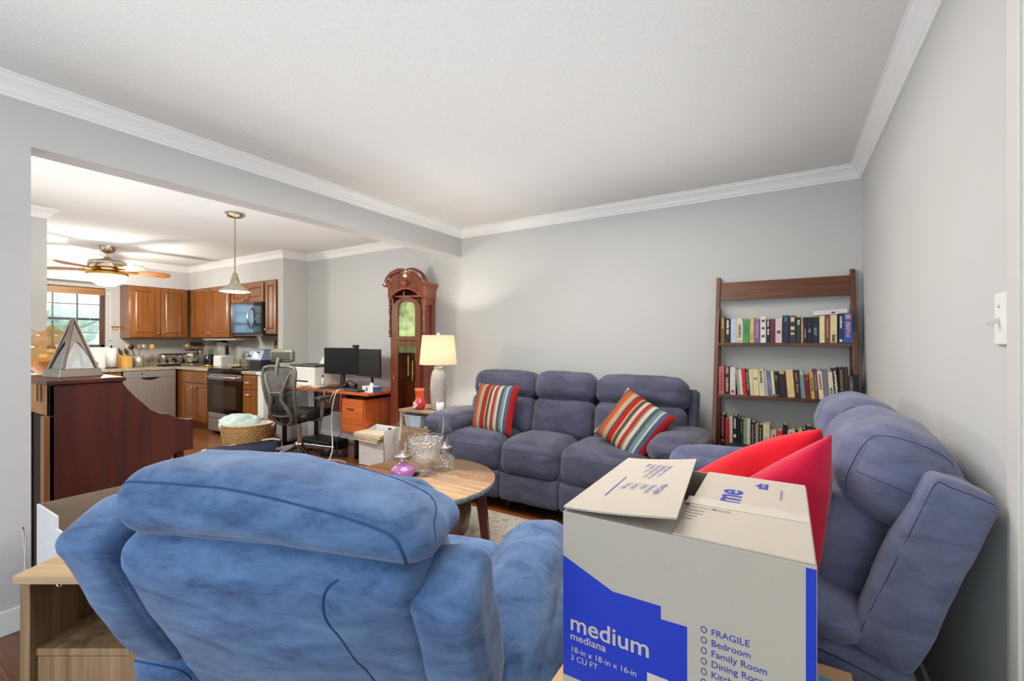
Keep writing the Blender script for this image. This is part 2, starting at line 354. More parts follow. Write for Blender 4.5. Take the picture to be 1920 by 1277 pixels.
def dup(root, loc, rz=None, label=None):
    c = root.copy(); COL.objects.link(c); c.location = loc
    if rz is not None: c.rotation_euler = (0, 0, rz)
    if label: c['label'] = label
    for ch in list(root.children):
        d = ch.copy(); COL.objects.link(d); d.parent = c
        for g in list(ch.children):
            e = g.copy(); COL.objects.link(e); e.parent = d
    return c
def lettering(name, items, m, parent, O, U, V, lift=0.0006):
    """flat printed lettering: items = (text, u, v, height, bold); placed on the plane O + u*U + v*V"""
    O = Vector(O); U = Vector(U).normalized(); V = Vector(V).normalized(); Nn = U.cross(V)
    mb = MB()
    for it in items:
        txt, u, v, hgt, bold = it[:5]; sx = it[5] if len(it) > 5 else 1.0
        cu = bpy.data.curves.new('t', 'FONT'); cu.body = txt; cu.size = hgt*1.39; cu.offset = bold*hgt; cu.resolution_u = 3
        to = bpy.data.objects.new('t', cu); COL.objects.link(to)
        bpy.context.view_layer.update()
        dg = bpy.context.evaluated_depsgraph_get()
        me = bpy.data.meshes.new_from_object(to.evaluated_get(dg))
        mb.add([O+U*(u+p.co.x*sx)+V*(v+p.co.y)+Nn*lift for p in me.vertices], [tuple(f.vertices) for f in me.polygons])
        bpy.data.objects.remove(to); bpy.data.curves.remove(cu); bpy.data.meshes.remove(me)
    return mb.build(name, m, parent)

# ------------------------------------------------------------------ room shell
ZC = 2.47; XR = 0.431; YB = 3.75; XL = -2.936; XL2 = -3.08; XS = -5.588; XS2 = -5.71; XW = -8.52; YR = -2.3; YD = -1.6
def wallbox(name, *a, m='wall'): return struct(MB().box(*a).build(name, m))
def floor_mat():
    m, t, b = newmat('hardwood_planks'); N = t.nodes.new; L = t.links.new
    setin(b, 'Roughness', 0.28); setin(b, 'Coat Weight', 0.25)
    tc = N('ShaderNodeTexCoord'); mp = N('ShaderNodeMapping'); mp.inputs['Rotation'].default_value = (0, 0, 0); L(tc.outputs['Object'], mp.inputs['Vector'])
    br = N('ShaderNodeTexBrick'); br.inputs['Scale'].default_value = 1.0; br.inputs['Brick Width'].default_value = 1.1; br.inputs['Row Height'].default_value = 0.09
    br.inputs['Mortar Size'].default_value = 0.0015; br.offset = 0.37
    br.inputs['Color1'].default_value = srgb(152, 94, 46); br.inputs['Color2'].default_value = srgb(116, 68, 32); br.inputs['Mortar'].default_value = srgb(56, 30, 16)
    L(mp.outputs[0], br.inputs['Vector'])
    m2 = N('ShaderNodeMapping'); m2.inputs['Scale'].default_value = (1.0, 14, 1); L(tc.outputs['Object'], m2.inputs['Vector'])
    nz = N('ShaderNodeTexNoise'); nz.inputs['Scale'].default_value = 5; nz.inputs['Detail'].default_value = 6; nz.inputs['Distortion'].default_value = 0.6; L(m2.outputs[0], nz.inputs['Vector'])
    rp = N('ShaderNodeValToRGB'); rp.color_ramp.elements[0].position = 0.3; rp.color_ramp.elements[1].position = 0.7
    rp.color_ramp.elements[0].color = (0.55, 0.5, 0.45, 1); rp.color_ramp.elements[1].color = (1.15, 1.1, 1.05, 1); L(nz.outputs['Fac'], rp.inputs[0])
    mx = N('ShaderNodeMixRGB'); mx.blend_type = 'MULTIPLY'; mx.inputs[0].default_value = 0.8
    L(br.outputs['Color'], mx.inputs[1]); L(rp.outputs[0], mx.inputs[2]); L(mx.outputs[0], b.inputs['Base Color'])
    return m
M['floor'] = floor_mat()
wallbox('floor', XW-0.15, XR+0.12, YR-0.15, YB+0.12, -0.1, 0.0, m='floor')
wallbox('ceiling', XW-0.15, XR+0.12, YR-0.15, YB+0.12, ZC, ZC+0.1, m='ceil')
wallbox('wall_right', XR, XR+0.12, YR-0.15, YB+0.12, 0, ZC)
wallbox('wall_back', XW-0.15, XR, YB, YB+0.12, 0, ZC)
# left wall with the wide opening: solid pier and the header beam over the opening
mb = MB(); mb.box(XL2, XL, YR, 0.584, 0, ZC); mb.box(XL2, XL, 0.584, YB, 2.186, ZC); struct(mb.build('wall_left', 'wall'))
# stub walls between dining room and kitchen
wallbox('wall_dining_stub', XS2, XS, YD, 1.21, 0, ZC)
wallbox('wall_kitchen_stub', XS2, XS, 3.392, YB, 0, ZC)
wallbox('wall_kitchen_knee', XS2, XS+0.005, 3.13, 3.392, 0, 0.865, m='trim')
mb = MB(); mb.box(XW, -5.4, YD-0.12, YD, 0, ZC); mb.box(-3.4, XL2, YD-0.12, YD, 0, ZC); mb.box(-5.4, -3.4, YD-0.12, YD, 2.2, ZC); mb.box(-5.4, -3.4, YD-0.12, YD, 0, 0.5); struct(mb.build('wall_dining_near', 'wall'))
w3 = struct(empty('window_3', (-4.4, YD-0.06, 0.5))); mb = MB()
for x in (-1.0, 0.94): mb.box(x, x+0.06, -0.03, 0.03, 0, 1.7)
mb.box(-1, 1, -0.03, 0.03, 0, 0.06); mb.box(-1, 1, -0.03, 0.03, 1.64, 1.7); mb.box(-0.015, 0.015, -0.03, 0.03, 0.06, 1.64); mb.build('window_frame', 'trim', w3, 0.004)
MB().box(-0.94, 0.94, -0.003, 0.003, 0.06, 1.64).build('glass_pane', 'pane', w3)
struct(MB().box(-16, 6, -14, YD-0.12, -0.25, -0.12).build('ground_lawn', mat('lawn', srgb(120, 140, 84), 0.95, var=0.3, scale=6)))
struct(MB().box(-22, XW-0.15, -14, 12, -0.25, -0.12).build('ground_yard', mat('yard_lawn', srgb(116, 136, 92), 0.95, var=0.3, scale=6)))
M['leaf'] = mat('sunlit_foliage', srgb(190, 200, 140), 0.8, var=0.45, scale=7, bump=0.8, bscale=14, detail=8); M['leaf2'] = mat('blue_green_foliage', srgb(200, 220, 214), 0.8, var=0.35, scale=7, bump=0.8, bscale=14, detail=8); M['bark'] = mat('tree_bark', srgb(96, 78, 62), 0.9, var=0.3, scale=14)
def tree(x, y, h, r, m, seed, label):
    t = thing('garden_tree', label, 'tree', (x, y, -0.12), 0, 'trees outside the windows')
    MB().cyl((0, 0, 0), (0, 0, h*0.6), 0.12, 0.07, 10).build('trunk', 'bark', t)
    rr = random.Random(seed); mb = MB()
    for k in range(13):
        a = rr.uniform(0, 2*PI); d = rr.uniform(0, r*0.75); o = MB().sphere((0, 0, 0), 1.0, 18, 12); s_ = rr.uniform(0.42, 0.62)*r; c = (d*math.cos(a), d*math.sin(a), h*rr.uniform(0.28, 0.95))
        vs = [tuple(Vector(q)*s_*(1+0.30*noise.noise(Vector(q)*3.1+Vector((k, seed, 0))))+Vector(c)) for q in o.v]; mb.add(vs, o.f, True)
    mb.build('crown', m, t)
# kitchen outer wall with the window opening
WY0, WY1, WZ0, WZ1 = 1.25, 2.452, 1.165, 2.065
mb = MB(); mb.box(XW-0.15, XW, YD, WY0, 0, ZC); mb.box(XW-0.15, XW, WY1, YB, 0, ZC); mb.box(XW-0.15, XW, WY0, WY1, 0, WZ0); mb.box(XW-0.15, XW, WY0, WY1, WZ1, ZC)
struct(mb.build('wall_kitchen_window', 'wall'))
# rear wall of the living room with the patio window behind the camera
mb = MB(); mb.box(XL2, -2.45, YR-0.12, YR, 0, ZC); mb.box(0.05, XR, YR-0.12, YR, 0, ZC); mb.box(-2.45, 0.05, YR-0.12, YR, 2.3, ZC); mb.box(-2.45, 0.05, YR-0.12, YR, 0, 0.1)
struct(mb.build('wall_rear', 'wall'))
# soffit over the kitchen cabinets
XK = -8.178; YK = 3.392
mb = MB(); mb.box(XW, XS2, YK, YB, 2.112, ZC); mb.box(XW, XK, YD, YK, 2.112, ZC); struct(mb.build('wall_soffit', 'wall'))
# crown mouldings
CR = [(0, -0.09), (0.01, -0.09), (0.013, -0.078), (0.02, -0.072), (0.028, -0.052), (0.043, -0.034), (0.058, -0.022), (0.06, -0.012), (0.07, -0.009), (0.07, 0), (0, 0)]
def crown(name, ax, at, sgn, a, b, m0=0, m1=0):
    """ax 'X': runs along X on the wall plane y=at; sgn = direction into the room; m0/m1 = +1 inside mitre, -1 outside mitre"""
    mb = MB(); n = len(CR); v = []
    for (e, mm, sg) in ((a, m0, 1), (b, m1, -1)):
        for u, z in CR:
            t = e+sg*mm*u
            v.append((t, at+sgn*u, ZC+z) if ax == 'X' else (at+sgn*u, t, ZC+z))
    f = [tuple(range(n-1, -1, -1)), tuple(range(n, 2*n))]+[(i, (i+1) % n, n+(i+1) % n, n+i) for i in range(n)]
    mb.add(v, f)
    return struct(mb.build(name, 'trim'))
crown('trim_1', 'X', YB, -1, XL, XR, 1, 1)
crown('trim_2', 'Y', XR, -1, YR, YB, 0, 1)
crown('trim_3', 'Y', XL, 1, YR, YB, 0, 1)
crown('trim_4', 'X', YB, -1, XS, XL2, 1, 1)
crown('trim_5', 'Y', XS, 1, YK, YB, -1, 1)
crown('trim_6', 'X', YK, -1, XK, XS, 1, -1)
crown('trim_7', 'Y', XK, 1, YD, YK, 0, 1)
crown('trim_8', 'Y', XS, 1, YD, 1.21, 0, -1)
crown('trim_9', 'X', 1.21, 1, XS2, XS, 0, -1)
crown('trim_11', 'Y', XL2, -1, YD, YB, 0, 1)
# baseboards
def base(name, *a): return struct(MB().box(*a).build(name, 'trim', bevel=0.004))
base('baseboard_back', XS+0.01, XR-0.014, YB-0.014, YB, 0, 0.11)
base('baseboard_right', XR-0.014, XR, 1.42, YB-0.014, 0, 0.11)
base('baseboard_left', XL, XL+0.014, YR, 0.584, 0, 0.11)
base('baseboard_dining_stub', XS, XS+0.014, YD, 1.21, 0, 0.11)
base('baseboard_jamb', XL2, XL+0.014, 0.584, 0.598, 0, 0.11)
# doorway with casing on the right wall (its near edge of the frame)
d1 = struct(empty('door_1', (XR, 0.93, 0)))
mb = MB()
for y0, y1 in ((0.394, 0.484), (-0.39-0.09, -0.39)):
    mb.box(-0.016, 0.0, y0, y1, 0, 2.30)
    mb.box(-0.021, 0.0, y0+0.012, y1-0.03, 0, 2.285)
mb.box(-0.016, 0, -0.48, 0.484, 2.21, 2.30)
mb.build('casing', 'casing', d1, 0.003)
mb = MB(); mb.box(-0.008, 0.0, -0.388, 0.392, 0.005, 2.208)
for z0, z1 in ((0.2, 0.9), (1.02, 1.9)):
    for y0, y1 in ((-0.3, -0.04), (0.05, 0.31)): mb.box(-0.012, -0.008, y0, y1, z0, z1)
mb.build('door_panel', 'trim', d1, 0.003)
# rear patio window frame and glass
w2 = struct(empty('window_2', (-1.2, YR-0.06, 0.1)))
mb = MB()
for x in (-1.25, -0.03, 1.19): mb.box(x, x+0.06, -0.04, 0.04, 0, 2.2)
mb.box(-1.25, 1.25, -0.04, 0.04, 0, 0.06); mb.box(-1.25, 1.25, -0.04, 0.04, 2.14, 2.2); mb.build('window_frame', 'trim', w2, 0.004)
MB().box(-1.19, -0.03, -0.004, 0.004, 0.06, 2.14).box(0.03, 1.19, -0.004, 0.004, 0.06, 2.14).build('glass_pane', 'pane', w2)
# kitchen window: dark wooden frame, glass, muntins
w1 = struct(empty('window_1', (XW-0.06, (WY0+WY1)/2, WZ0)))
hw = (WY1-WY0)/2; hh = WZ1-WZ0
M['winframe'] = wood('stained_window_frame', srgb(66, 36, 26), srgb(104, 62, 44), 0.4, 'Z', 4.0)
mb = MB()
mb.box(-0.02, 0.03, -hw, -hw+0.05, 0.02, hh); mb.box(-0.02, 0.03, hw-0.05, hw, 0.02, hh); mb.box(-0.02, 0.03, -hw, hw, 0.02, 0.075); mb.box(-0.02, 0.03, -hw, hw, hh-0.05, hh)
mb.build('window_frame', 'winframe', w1, 0.003)
mb = MB(); mb.box(-0.02, 0.02, -hw+0.05, hw-0.05, 0.425, 0.46)
mb.build('meeting_rail', 'dkgrey', w1)
mb = MB()
for y in (-0.32, 0.06, 0.31): mb.box(-0.008, 0.008, y-0.007, y+0.007, 0.075, hh-0.05)
for z in (0.25, 0.655): mb.box(-0.006, 0.006, -hw+0.05, hw-0.05, z-0.006, z+0.006)
mb.build('muntins', 'winframe', w1)
MB().box(-0.012, -0.008, -hw+0.05, hw-0.05, 0.075, hh-0.05).build('glass_pane', 'pane', w1)
mb = MB(); mb.box(0.03, 0.095, -hw-0.02, hw+0.02, -0.03, 0.018); mb.build('window_sill', 'trim', w1, 0.004)
bl = thing('window_blind', 'wooden slatted blind with tan valance hanging in the kitchen window', 'blind', (XW-0.03, (WY0+WY1)/2, WZ0))
M['valance'] = wood('tan_valance_wood', srgb(150, 98, 50), srgb(182, 126, 72), 0.4, 'Y', 4.0)
MB().box(0.0, 0.035, -hw+0.01, hw-0.01, hh-0.105, hh-0.012).build('valance', 'valance', bl, 0.003)
mb = MB()
for i in range(15):
    z = 0.1+i*0.05; mb.obox(Matrix.Translation((0.012, 0, z)) @ Matrix.Rotation(math.radians(4), 4, 'Y'), 0.03, 2*hw-0.12, 0.0022)
mb.build('slats', 'dkgrey', bl)
for y in (-0.43, 0.0, 0.43): MB().cyl((0.028, y, 0.06), (0.028, y, hh-0.1), 0.0015, seg=6).build('ladder_cord', 'white', bl)
mb = MB(); mb.cyl((0.0, 0.0, 0.16), (0.0, 0.0, 0.86), 0.006, seg=8); mb.sphere((0, 0, 0.15), 0.012)
t = thing('blind_pull_cord', 'white hanging blind cord right of the kitchen window', 'cord', (XW+0.03, 2.50, WZ0)); mb.build('cord', 'white', t)
for i_, (x, y, h, r, m, lab) in enumerate(((-9.4, -6.0, 4.2, 1.35, 'leaf', 'leafy yellow-green tree outside the dining window, at its left'), (-5.9, -5.7, 4.6, 1.4, 'leaf', 'leafy yellow-green tree outside the dining window, at its right'), (-2.3, -6.0, 4.2, 1.35, 'leaf', 'bushy green tree outside, between the dining and rear windows'),
        (-12.8, 0.2, 3.8, 1.25, 'leaf2', 'pale blue-green tree seen at the left through the kitchen window'), (-13.2, 3.2, 4.2, 1.45, 'leaf2', 'pale blue-green tree seen at the middle of the kitchen window'), (-12.6, 6.4, 3.9, 1.25, 'leaf2', 'pale blue-green tree seen at the right of the kitchen window'))): tree(x, y, h, r, m, i_, lab)
# light switch and outlet
sw = thing('light_switch', 'white toggle light switch plate on the right wall', 'light switch', (XR, 1.467, 1.35))
MB().box(-0.008, 0, -0.043, 0.043, -0.06, 0.06).build('wall_plate', 'white', sw, 0.003)
MB().obox(Matrix.Translation((-0.018, 0.012, -0.006)) @ Matrix.Rotation(math.radians(-25), 4, 'Y'), 0.024, 0.008, 0.012).build('toggle', 'outletw', sw, 0.002)
MB().lathe([(0.004, 0), (0.003, 0.002)], (-0.0085, 0.012, 0.03), 8, Matrix.Rotation(-PI/2, 3, 'Y')).build('screw', 'steel', sw)
ot = thing('wall_outlet', 'ivory wall outlet between sofa and bookshelf', 'outlet', (-0.525, YB, 0.49))
MB().box(-0.05, 0.05, -0.007, 0, -0.06, 0.06).build('wall_plate', 'outletw', ot, 0.003)
mb = MB()
for z in (-0.022, 0.022): mb.box(-0.016, 0.016, -0.011, -0.007, z-0.014, z+0.014)
mb.build('sockets', 'white', ot, 0.003)
mb = MB(); mb.box(-0.01, 0.01, -0.035, -0.011, 0.012, 0.032); mb.build('plug', 'black', ot, 0.003)
# ------------------------------------------------------------------ reclining seating (recliner, loveseat, sofa)
def rec_frame(py, pz, deg):
    """maps (x, v, w) of a reclined back to the chair's own axes: v = forward through the back, w = up along it"""
    a = math.radians(deg); sa, ca = math.sin(a), math.cos(a)
    return lambda x, v, w: (x, py+v*ca-w*sa, pz+v*sa+w*ca)
def seam(sv, path, r=0.0035, off=-0.0008):
    mb = MB(); pts = []; q = [Vector(p) for p in path]; q = [q[0]*2-q[1]]+q+[q[-1]*2-q[-2]]
    for i in range(1, len(q)-2):
        for k in range(10 if i < len(q)-3 else 11):
            t = k/10; p = 0.5*((2*q[i])+(q[i+1]-q[i-1])*t+(2*q[i-1]-5*q[i]+4*q[i+1]-q[i+2])*t*t+(3*q[i]-q[i-1]-3*q[i+1]+q[i+2])*t**3)
            pts.append(sv(*[max(-1, min(1, c)) for c in p], off=off))
    mb.tube(pts, r, 6); return mb
def face_seam(sv, parent, path, r=0.003, m='piping'):
    return seam(sv, path, r).build('seam', m, parent)

# ---- recliner, back towards the camera
rc = thing('recliner_armchair', 'blue suede recliner armchair seen from behind in the foreground', 'armchair', (-1.12, 1.03, 0), math.radians(20))
B = rec_frame(-0.434, 0.50, 26.5)
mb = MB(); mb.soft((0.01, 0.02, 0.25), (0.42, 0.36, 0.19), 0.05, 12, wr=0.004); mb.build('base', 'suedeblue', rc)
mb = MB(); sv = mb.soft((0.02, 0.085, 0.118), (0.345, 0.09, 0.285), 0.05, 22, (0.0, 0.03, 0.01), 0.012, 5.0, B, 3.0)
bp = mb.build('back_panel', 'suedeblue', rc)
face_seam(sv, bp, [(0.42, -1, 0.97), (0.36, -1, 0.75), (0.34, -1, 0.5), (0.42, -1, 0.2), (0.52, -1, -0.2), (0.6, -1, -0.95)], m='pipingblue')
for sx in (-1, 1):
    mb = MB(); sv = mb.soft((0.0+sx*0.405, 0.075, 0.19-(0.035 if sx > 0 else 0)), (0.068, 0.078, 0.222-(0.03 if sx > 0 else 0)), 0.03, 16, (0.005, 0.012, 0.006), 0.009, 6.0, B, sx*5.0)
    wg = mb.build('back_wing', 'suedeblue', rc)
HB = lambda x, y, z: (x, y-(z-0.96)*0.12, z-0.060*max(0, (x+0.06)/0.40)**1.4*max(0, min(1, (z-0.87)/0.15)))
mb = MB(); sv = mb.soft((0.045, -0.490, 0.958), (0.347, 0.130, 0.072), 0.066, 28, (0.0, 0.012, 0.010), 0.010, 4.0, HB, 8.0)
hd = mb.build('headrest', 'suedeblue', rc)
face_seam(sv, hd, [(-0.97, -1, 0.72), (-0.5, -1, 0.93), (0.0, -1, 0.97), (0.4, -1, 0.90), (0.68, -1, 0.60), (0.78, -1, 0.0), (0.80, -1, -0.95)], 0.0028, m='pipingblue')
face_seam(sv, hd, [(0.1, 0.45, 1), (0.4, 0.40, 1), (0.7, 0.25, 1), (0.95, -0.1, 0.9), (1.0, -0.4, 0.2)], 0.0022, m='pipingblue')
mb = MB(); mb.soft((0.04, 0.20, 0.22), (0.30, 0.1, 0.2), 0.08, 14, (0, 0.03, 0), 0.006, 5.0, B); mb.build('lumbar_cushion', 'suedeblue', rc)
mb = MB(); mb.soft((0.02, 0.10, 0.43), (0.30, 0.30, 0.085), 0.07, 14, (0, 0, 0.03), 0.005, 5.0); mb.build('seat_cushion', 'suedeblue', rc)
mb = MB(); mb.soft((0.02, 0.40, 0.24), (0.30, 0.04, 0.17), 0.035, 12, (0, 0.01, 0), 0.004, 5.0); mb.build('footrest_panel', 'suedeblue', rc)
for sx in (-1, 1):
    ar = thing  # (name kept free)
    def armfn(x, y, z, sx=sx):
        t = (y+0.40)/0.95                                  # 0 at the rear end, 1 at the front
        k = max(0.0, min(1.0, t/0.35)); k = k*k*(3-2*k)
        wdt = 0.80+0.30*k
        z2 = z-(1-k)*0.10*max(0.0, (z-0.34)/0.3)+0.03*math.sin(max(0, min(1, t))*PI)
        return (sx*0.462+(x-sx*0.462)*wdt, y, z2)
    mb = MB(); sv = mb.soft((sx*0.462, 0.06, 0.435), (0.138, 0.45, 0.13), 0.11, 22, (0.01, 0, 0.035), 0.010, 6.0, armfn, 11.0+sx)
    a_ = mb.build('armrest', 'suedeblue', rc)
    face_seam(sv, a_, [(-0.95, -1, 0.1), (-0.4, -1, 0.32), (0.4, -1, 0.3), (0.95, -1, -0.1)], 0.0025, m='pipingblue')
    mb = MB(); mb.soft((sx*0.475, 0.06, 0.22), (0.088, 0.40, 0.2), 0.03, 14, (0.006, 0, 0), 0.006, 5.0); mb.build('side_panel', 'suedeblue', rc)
for x in (-0.34, 0.34):
    for y in (-0.26, 0.30): MB().cyl((x, y, 0), (x, y, 0.07), 0.022, 0.026).build('foot', 'black', rc)

# ---- loveseat along the right wall, facing left (-X)
ls = thing('loveseat', 'blue suede reclining loveseat against the right wall with red pillows on it', 'loveseat', (-0.07, 2.05, 0), PI/2)
B = rec_frame(-0.335, 0.545, 19.5)
mb = MB(); mb.soft((0, 0.06, 0.24), (0.66, 0.40, 0.18), 0.05, 14, wr=0.003); mb.build('base', 'suededaylit', ls)
mb = MB(); mb.soft((0, 0.06, 0.15), (0.60, 0.055, 0.28), 0.04, 14, (0, 0, 0), 0.004, 5, B); mb.build('back_panel', 'suededaylit', ls)
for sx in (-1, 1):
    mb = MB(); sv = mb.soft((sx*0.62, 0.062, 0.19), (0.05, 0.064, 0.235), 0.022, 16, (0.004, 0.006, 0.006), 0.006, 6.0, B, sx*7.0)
    wg = mb.build('back_wing', 'suededaylit', ls)
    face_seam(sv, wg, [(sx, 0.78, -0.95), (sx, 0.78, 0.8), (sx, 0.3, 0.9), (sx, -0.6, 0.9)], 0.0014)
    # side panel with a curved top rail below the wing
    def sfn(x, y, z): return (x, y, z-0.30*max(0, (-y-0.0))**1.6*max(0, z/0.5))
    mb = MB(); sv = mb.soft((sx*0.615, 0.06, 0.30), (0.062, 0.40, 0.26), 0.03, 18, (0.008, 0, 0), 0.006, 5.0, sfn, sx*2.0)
    sp_ = mb.build('side_panel', 'suededaylit', ls)
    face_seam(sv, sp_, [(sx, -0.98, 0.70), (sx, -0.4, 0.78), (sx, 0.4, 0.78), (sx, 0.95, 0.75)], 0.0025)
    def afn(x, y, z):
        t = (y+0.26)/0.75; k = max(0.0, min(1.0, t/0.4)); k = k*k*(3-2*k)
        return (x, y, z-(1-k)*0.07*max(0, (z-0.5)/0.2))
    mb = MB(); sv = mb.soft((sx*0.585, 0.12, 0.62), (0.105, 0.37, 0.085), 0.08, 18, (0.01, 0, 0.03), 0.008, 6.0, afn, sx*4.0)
    ar_ = mb.build('armrest', 'suededaylit', ls)
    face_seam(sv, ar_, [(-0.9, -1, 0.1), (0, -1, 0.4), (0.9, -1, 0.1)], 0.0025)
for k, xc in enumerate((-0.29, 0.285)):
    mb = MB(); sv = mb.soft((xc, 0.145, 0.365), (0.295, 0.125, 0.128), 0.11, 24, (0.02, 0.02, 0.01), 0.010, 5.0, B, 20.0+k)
    h_ = mb.build('headrest', 'suededaylit', ls)
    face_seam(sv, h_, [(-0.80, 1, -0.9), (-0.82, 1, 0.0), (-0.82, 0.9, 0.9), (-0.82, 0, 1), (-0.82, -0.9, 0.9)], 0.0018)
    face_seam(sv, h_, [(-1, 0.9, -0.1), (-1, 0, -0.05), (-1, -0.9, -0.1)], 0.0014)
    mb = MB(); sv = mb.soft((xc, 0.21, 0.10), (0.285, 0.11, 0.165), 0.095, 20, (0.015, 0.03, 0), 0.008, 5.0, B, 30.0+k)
    l_ = mb.build('lumbar_cushion', 'suededaylit', ls)
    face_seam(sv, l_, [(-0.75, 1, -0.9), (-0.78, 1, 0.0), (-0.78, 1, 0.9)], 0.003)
    mb = MB(); mb.soft((xc, 0.18, 0.465), (0.285, 0.30, 0.085), 0.07, 16, (0, 0, 0.03), 0.006, 5.0, None, 40.0+k); mb.build('seat_cushion', 'suededaylit', ls)
    mb = MB(); mb.soft((xc, 0.46, 0.27), (0.28, 0.035, 0.16), 0.03, 12, (0, 0.012, 0), 0.004, 5.0); mb.build('footrest_panel', 'suededaylit', ls)
for x in (-0.55, 0.55):
    for y in (-0.25, 0.38): MB().cyl((x, y, 0), (x, y, 0.07), 0.022, 0.026).build('foot', 'black', ls)

# ---- three-seat sofa at the back wall, facing the camera side (-Y)
sf = thing('sofa', 'grey-blue suede three-seat reclining sofa along the back wall with striped cushions', 'sofa', (-1.535, 3.26, 0), PI)
B = rec_frame(-0.18, 0.52, 13)
wx = lambda x: -(x+1.535)
mb = MB(); mb.soft((0, 0.02, 0.25), (1.05, 0.36, 0.16), 0.04, 14, wr=0.003); mb.build('base', 'suede', sf)
mb = MB(); mb.soft((0, -0.02, 0.12), (0.96, 0.06, 0.31), 0.04, 14, (0, 0, 0), 0.003, 5, B); mb.build('back_panel', 'suede', sf)
for sx in (-1, 1):
    mb = MB(); mb.soft((sx*0.955, -0.01, 0.18), (0.03, 0.075, 0.24), 0.02, 12, (0, 0, 0), 0.003, 5, B); mb.build('back_wing', 'suede', sf)
    mb = MB(); mb.soft((sx*0.965, 0.04, 0.30), (0.115, 0.37, 0.24), 0.05, 16, (0.01, 0.01, 0), 0.006, 5); mb.build('side_panel', 'suede', sf)
    def afn(x, y, z):
        t = max(0, min(1, (y+0.30)/0.5)); return (x, y, z-0.03*(1-t))
    mb = MB(); sv = mb.soft((sx*0.935, 0.09, 0.605), (0.15, 0.36, 0.085), 0.08, 20, (0.01, 0.02, 0.022), 0.009, 6.0, afn, sx*9.0)
    ar_ = mb.build('armrest', 'suede', sf)
    face_seam(sv, ar_, [(-sx*0.75, 1, -0.9), (-sx*0.2, 1, 0.0), (sx*0.5, 1, 0.15), (sx*0.95, 1, 0.0)], 0.0025)
segs = [(-2.46, -1.82), (-1.815, -1.285), (-1.28, -0.60)]
for k, (a, b_) in enumerate(segs):
    xc = wx((a+b_)/2); hx = (b_-a)/2; pr = 0.02 if k == 1 else 0.0
    mb = MB(); sv = mb.soft((xc, 0.115+pr, 0.37), (hx, 0.115, 0.118), 0.085, 22, (0.005, 0.03, 0.012), 0.010, 5.0, B, 50.0+k)
    h_ = mb.build('headrest', 'suede', sf); face_seam(sv, h_, [(0.02, 0.6, 1), (0.0, 1, 0.6), (0.0, 1, -0.9)], 0.0016)
    mb = MB(); sv = mb.soft((xc, 0.125+pr*0.5, 0.11), (hx-0.008, 0.105, 0.165), 0.075, 20, (0.005, 0.028, 0), 0.009, 5.0, B, 60.0+k)
    l_ = mb.build('lumbar_cushion', 'suede', sf); face_seam(sv, l_, [(0.0, 1, 0.95), (0.0, 1, 0.0), (0.0, 1, -0.9)], 0.002)
ss = [(-2.42, -1.872), (-1.868, -1.372), (-1.368, -0.74)]
for k, (a, b_) in enumerate(ss):
    xc = wx((a+b_)/2); hx = (b_-a)/2
    mb = MB(); sv = mb.soft((xc, 0.15, 0.415), (hx, 0.285, 0.135), 0.085, 22, (0, 0.02, 0.028), 0.008, 4.5, None, 70.0+k)
    s_ = mb.build('seat_cushion', 'suede', sf)
    face_seam(sv, s_, [(-0.97, 1, 0.35), (0, 1, 0.4), (0.97, 1, 0.35)], 0.002)
    mb = MB(); mb.soft((xc, 0.375, 0.195), (hx-0.003, 0.05, 0.105), 0.03, 16, (0, 0.012, 0), 0.006, 5.0, None, 80.0+k); mb.build('footrest_panel', 'suede', sf)
for x in (-0.95, -0.3, 0.3, 0.95):
    for y in (-0.26, 0.32): MB().cyl((x, y, 0), (x, y, 0.10), 0.02, 0.024).build('foot', 'black', sf)

# ---- cushions on the seats
def cushion(name, label, half, th, m, loc, R, group=None, seed=0.0, wr=0.006, bake=False):
    mb = MB(); n = 26
    def P(a, b, s):
        ea, eb = a, b
        e = (1-abs(ea)**2.6)*(1-abs(eb)**2.6); pinch = (-0.13 if m == 'red' else -0.05) if bake else 0.05
        x = half[0]*ea*(1-pinch*(1-abs(eb)**2)*abs(ea)**2); y = half[1]*eb*(1-pinch*(1-abs(ea)**2)*abs(eb)**2)
        z = s*th*max(0, e)**0.5+0.0035*s
        k = noise.noise(Vector((x*9+seed, y*9, seed)))*wr*e
        return (x, y, z+k)
    v = []; f = []
    for s in (1, -1):
        o = len(v)
        for i in range(n+1):
            for j in range(n+1): v.append(P(2*i/n-1, 2*j/n-1, s))
        for i in range(n):
            for j in range(n):
                a = o+i*(n+1)+j; q = (a, a+n+1, a+n+2, a+1); f.append(q if s > 0 else q[::-1])
    o2 = (n+1)**2; ring = [i*(n+1) for i in range(n+1)]+[n*(n+1)+j for j in range(1, n+1)]+[i*(n+1)+n for i in range(n-1, -1, -1)]+[j for j in range(n-1, 0, -1)]
    for k in range(len(ring)):
        a = ring[k]; b = ring[(k+1) % len(ring)]; f.append((b, a, a+o2, b+o2))
    mb.add(v, f, True)
    if bake:
        mb.v = [tuple(R @ Vector(q)) for q in mb.v]; o = mb.build(name, m); o.location = loc
    else:
        o = mb.build(name, m); o.matrix_world = Matrix.Translation(loc) @ R.to_4x4()
    tag(o, label, 'cushion', group)
    return o
def slouch(u, v):
    u = Vector(u).normalized(); v = Vector(v).normalized(); return Matrix((u, v, u.cross(v).normalized())).transposed()
def basis(u, v):
    u = Vector(u).normalized(); v = Vector(v); v = (v-u*u.dot(v)).normalized(); n = u.cross(v)
    return Matrix((u, v, n)).transposed()
C = lambda r, g, b: srgb(r, g, b)
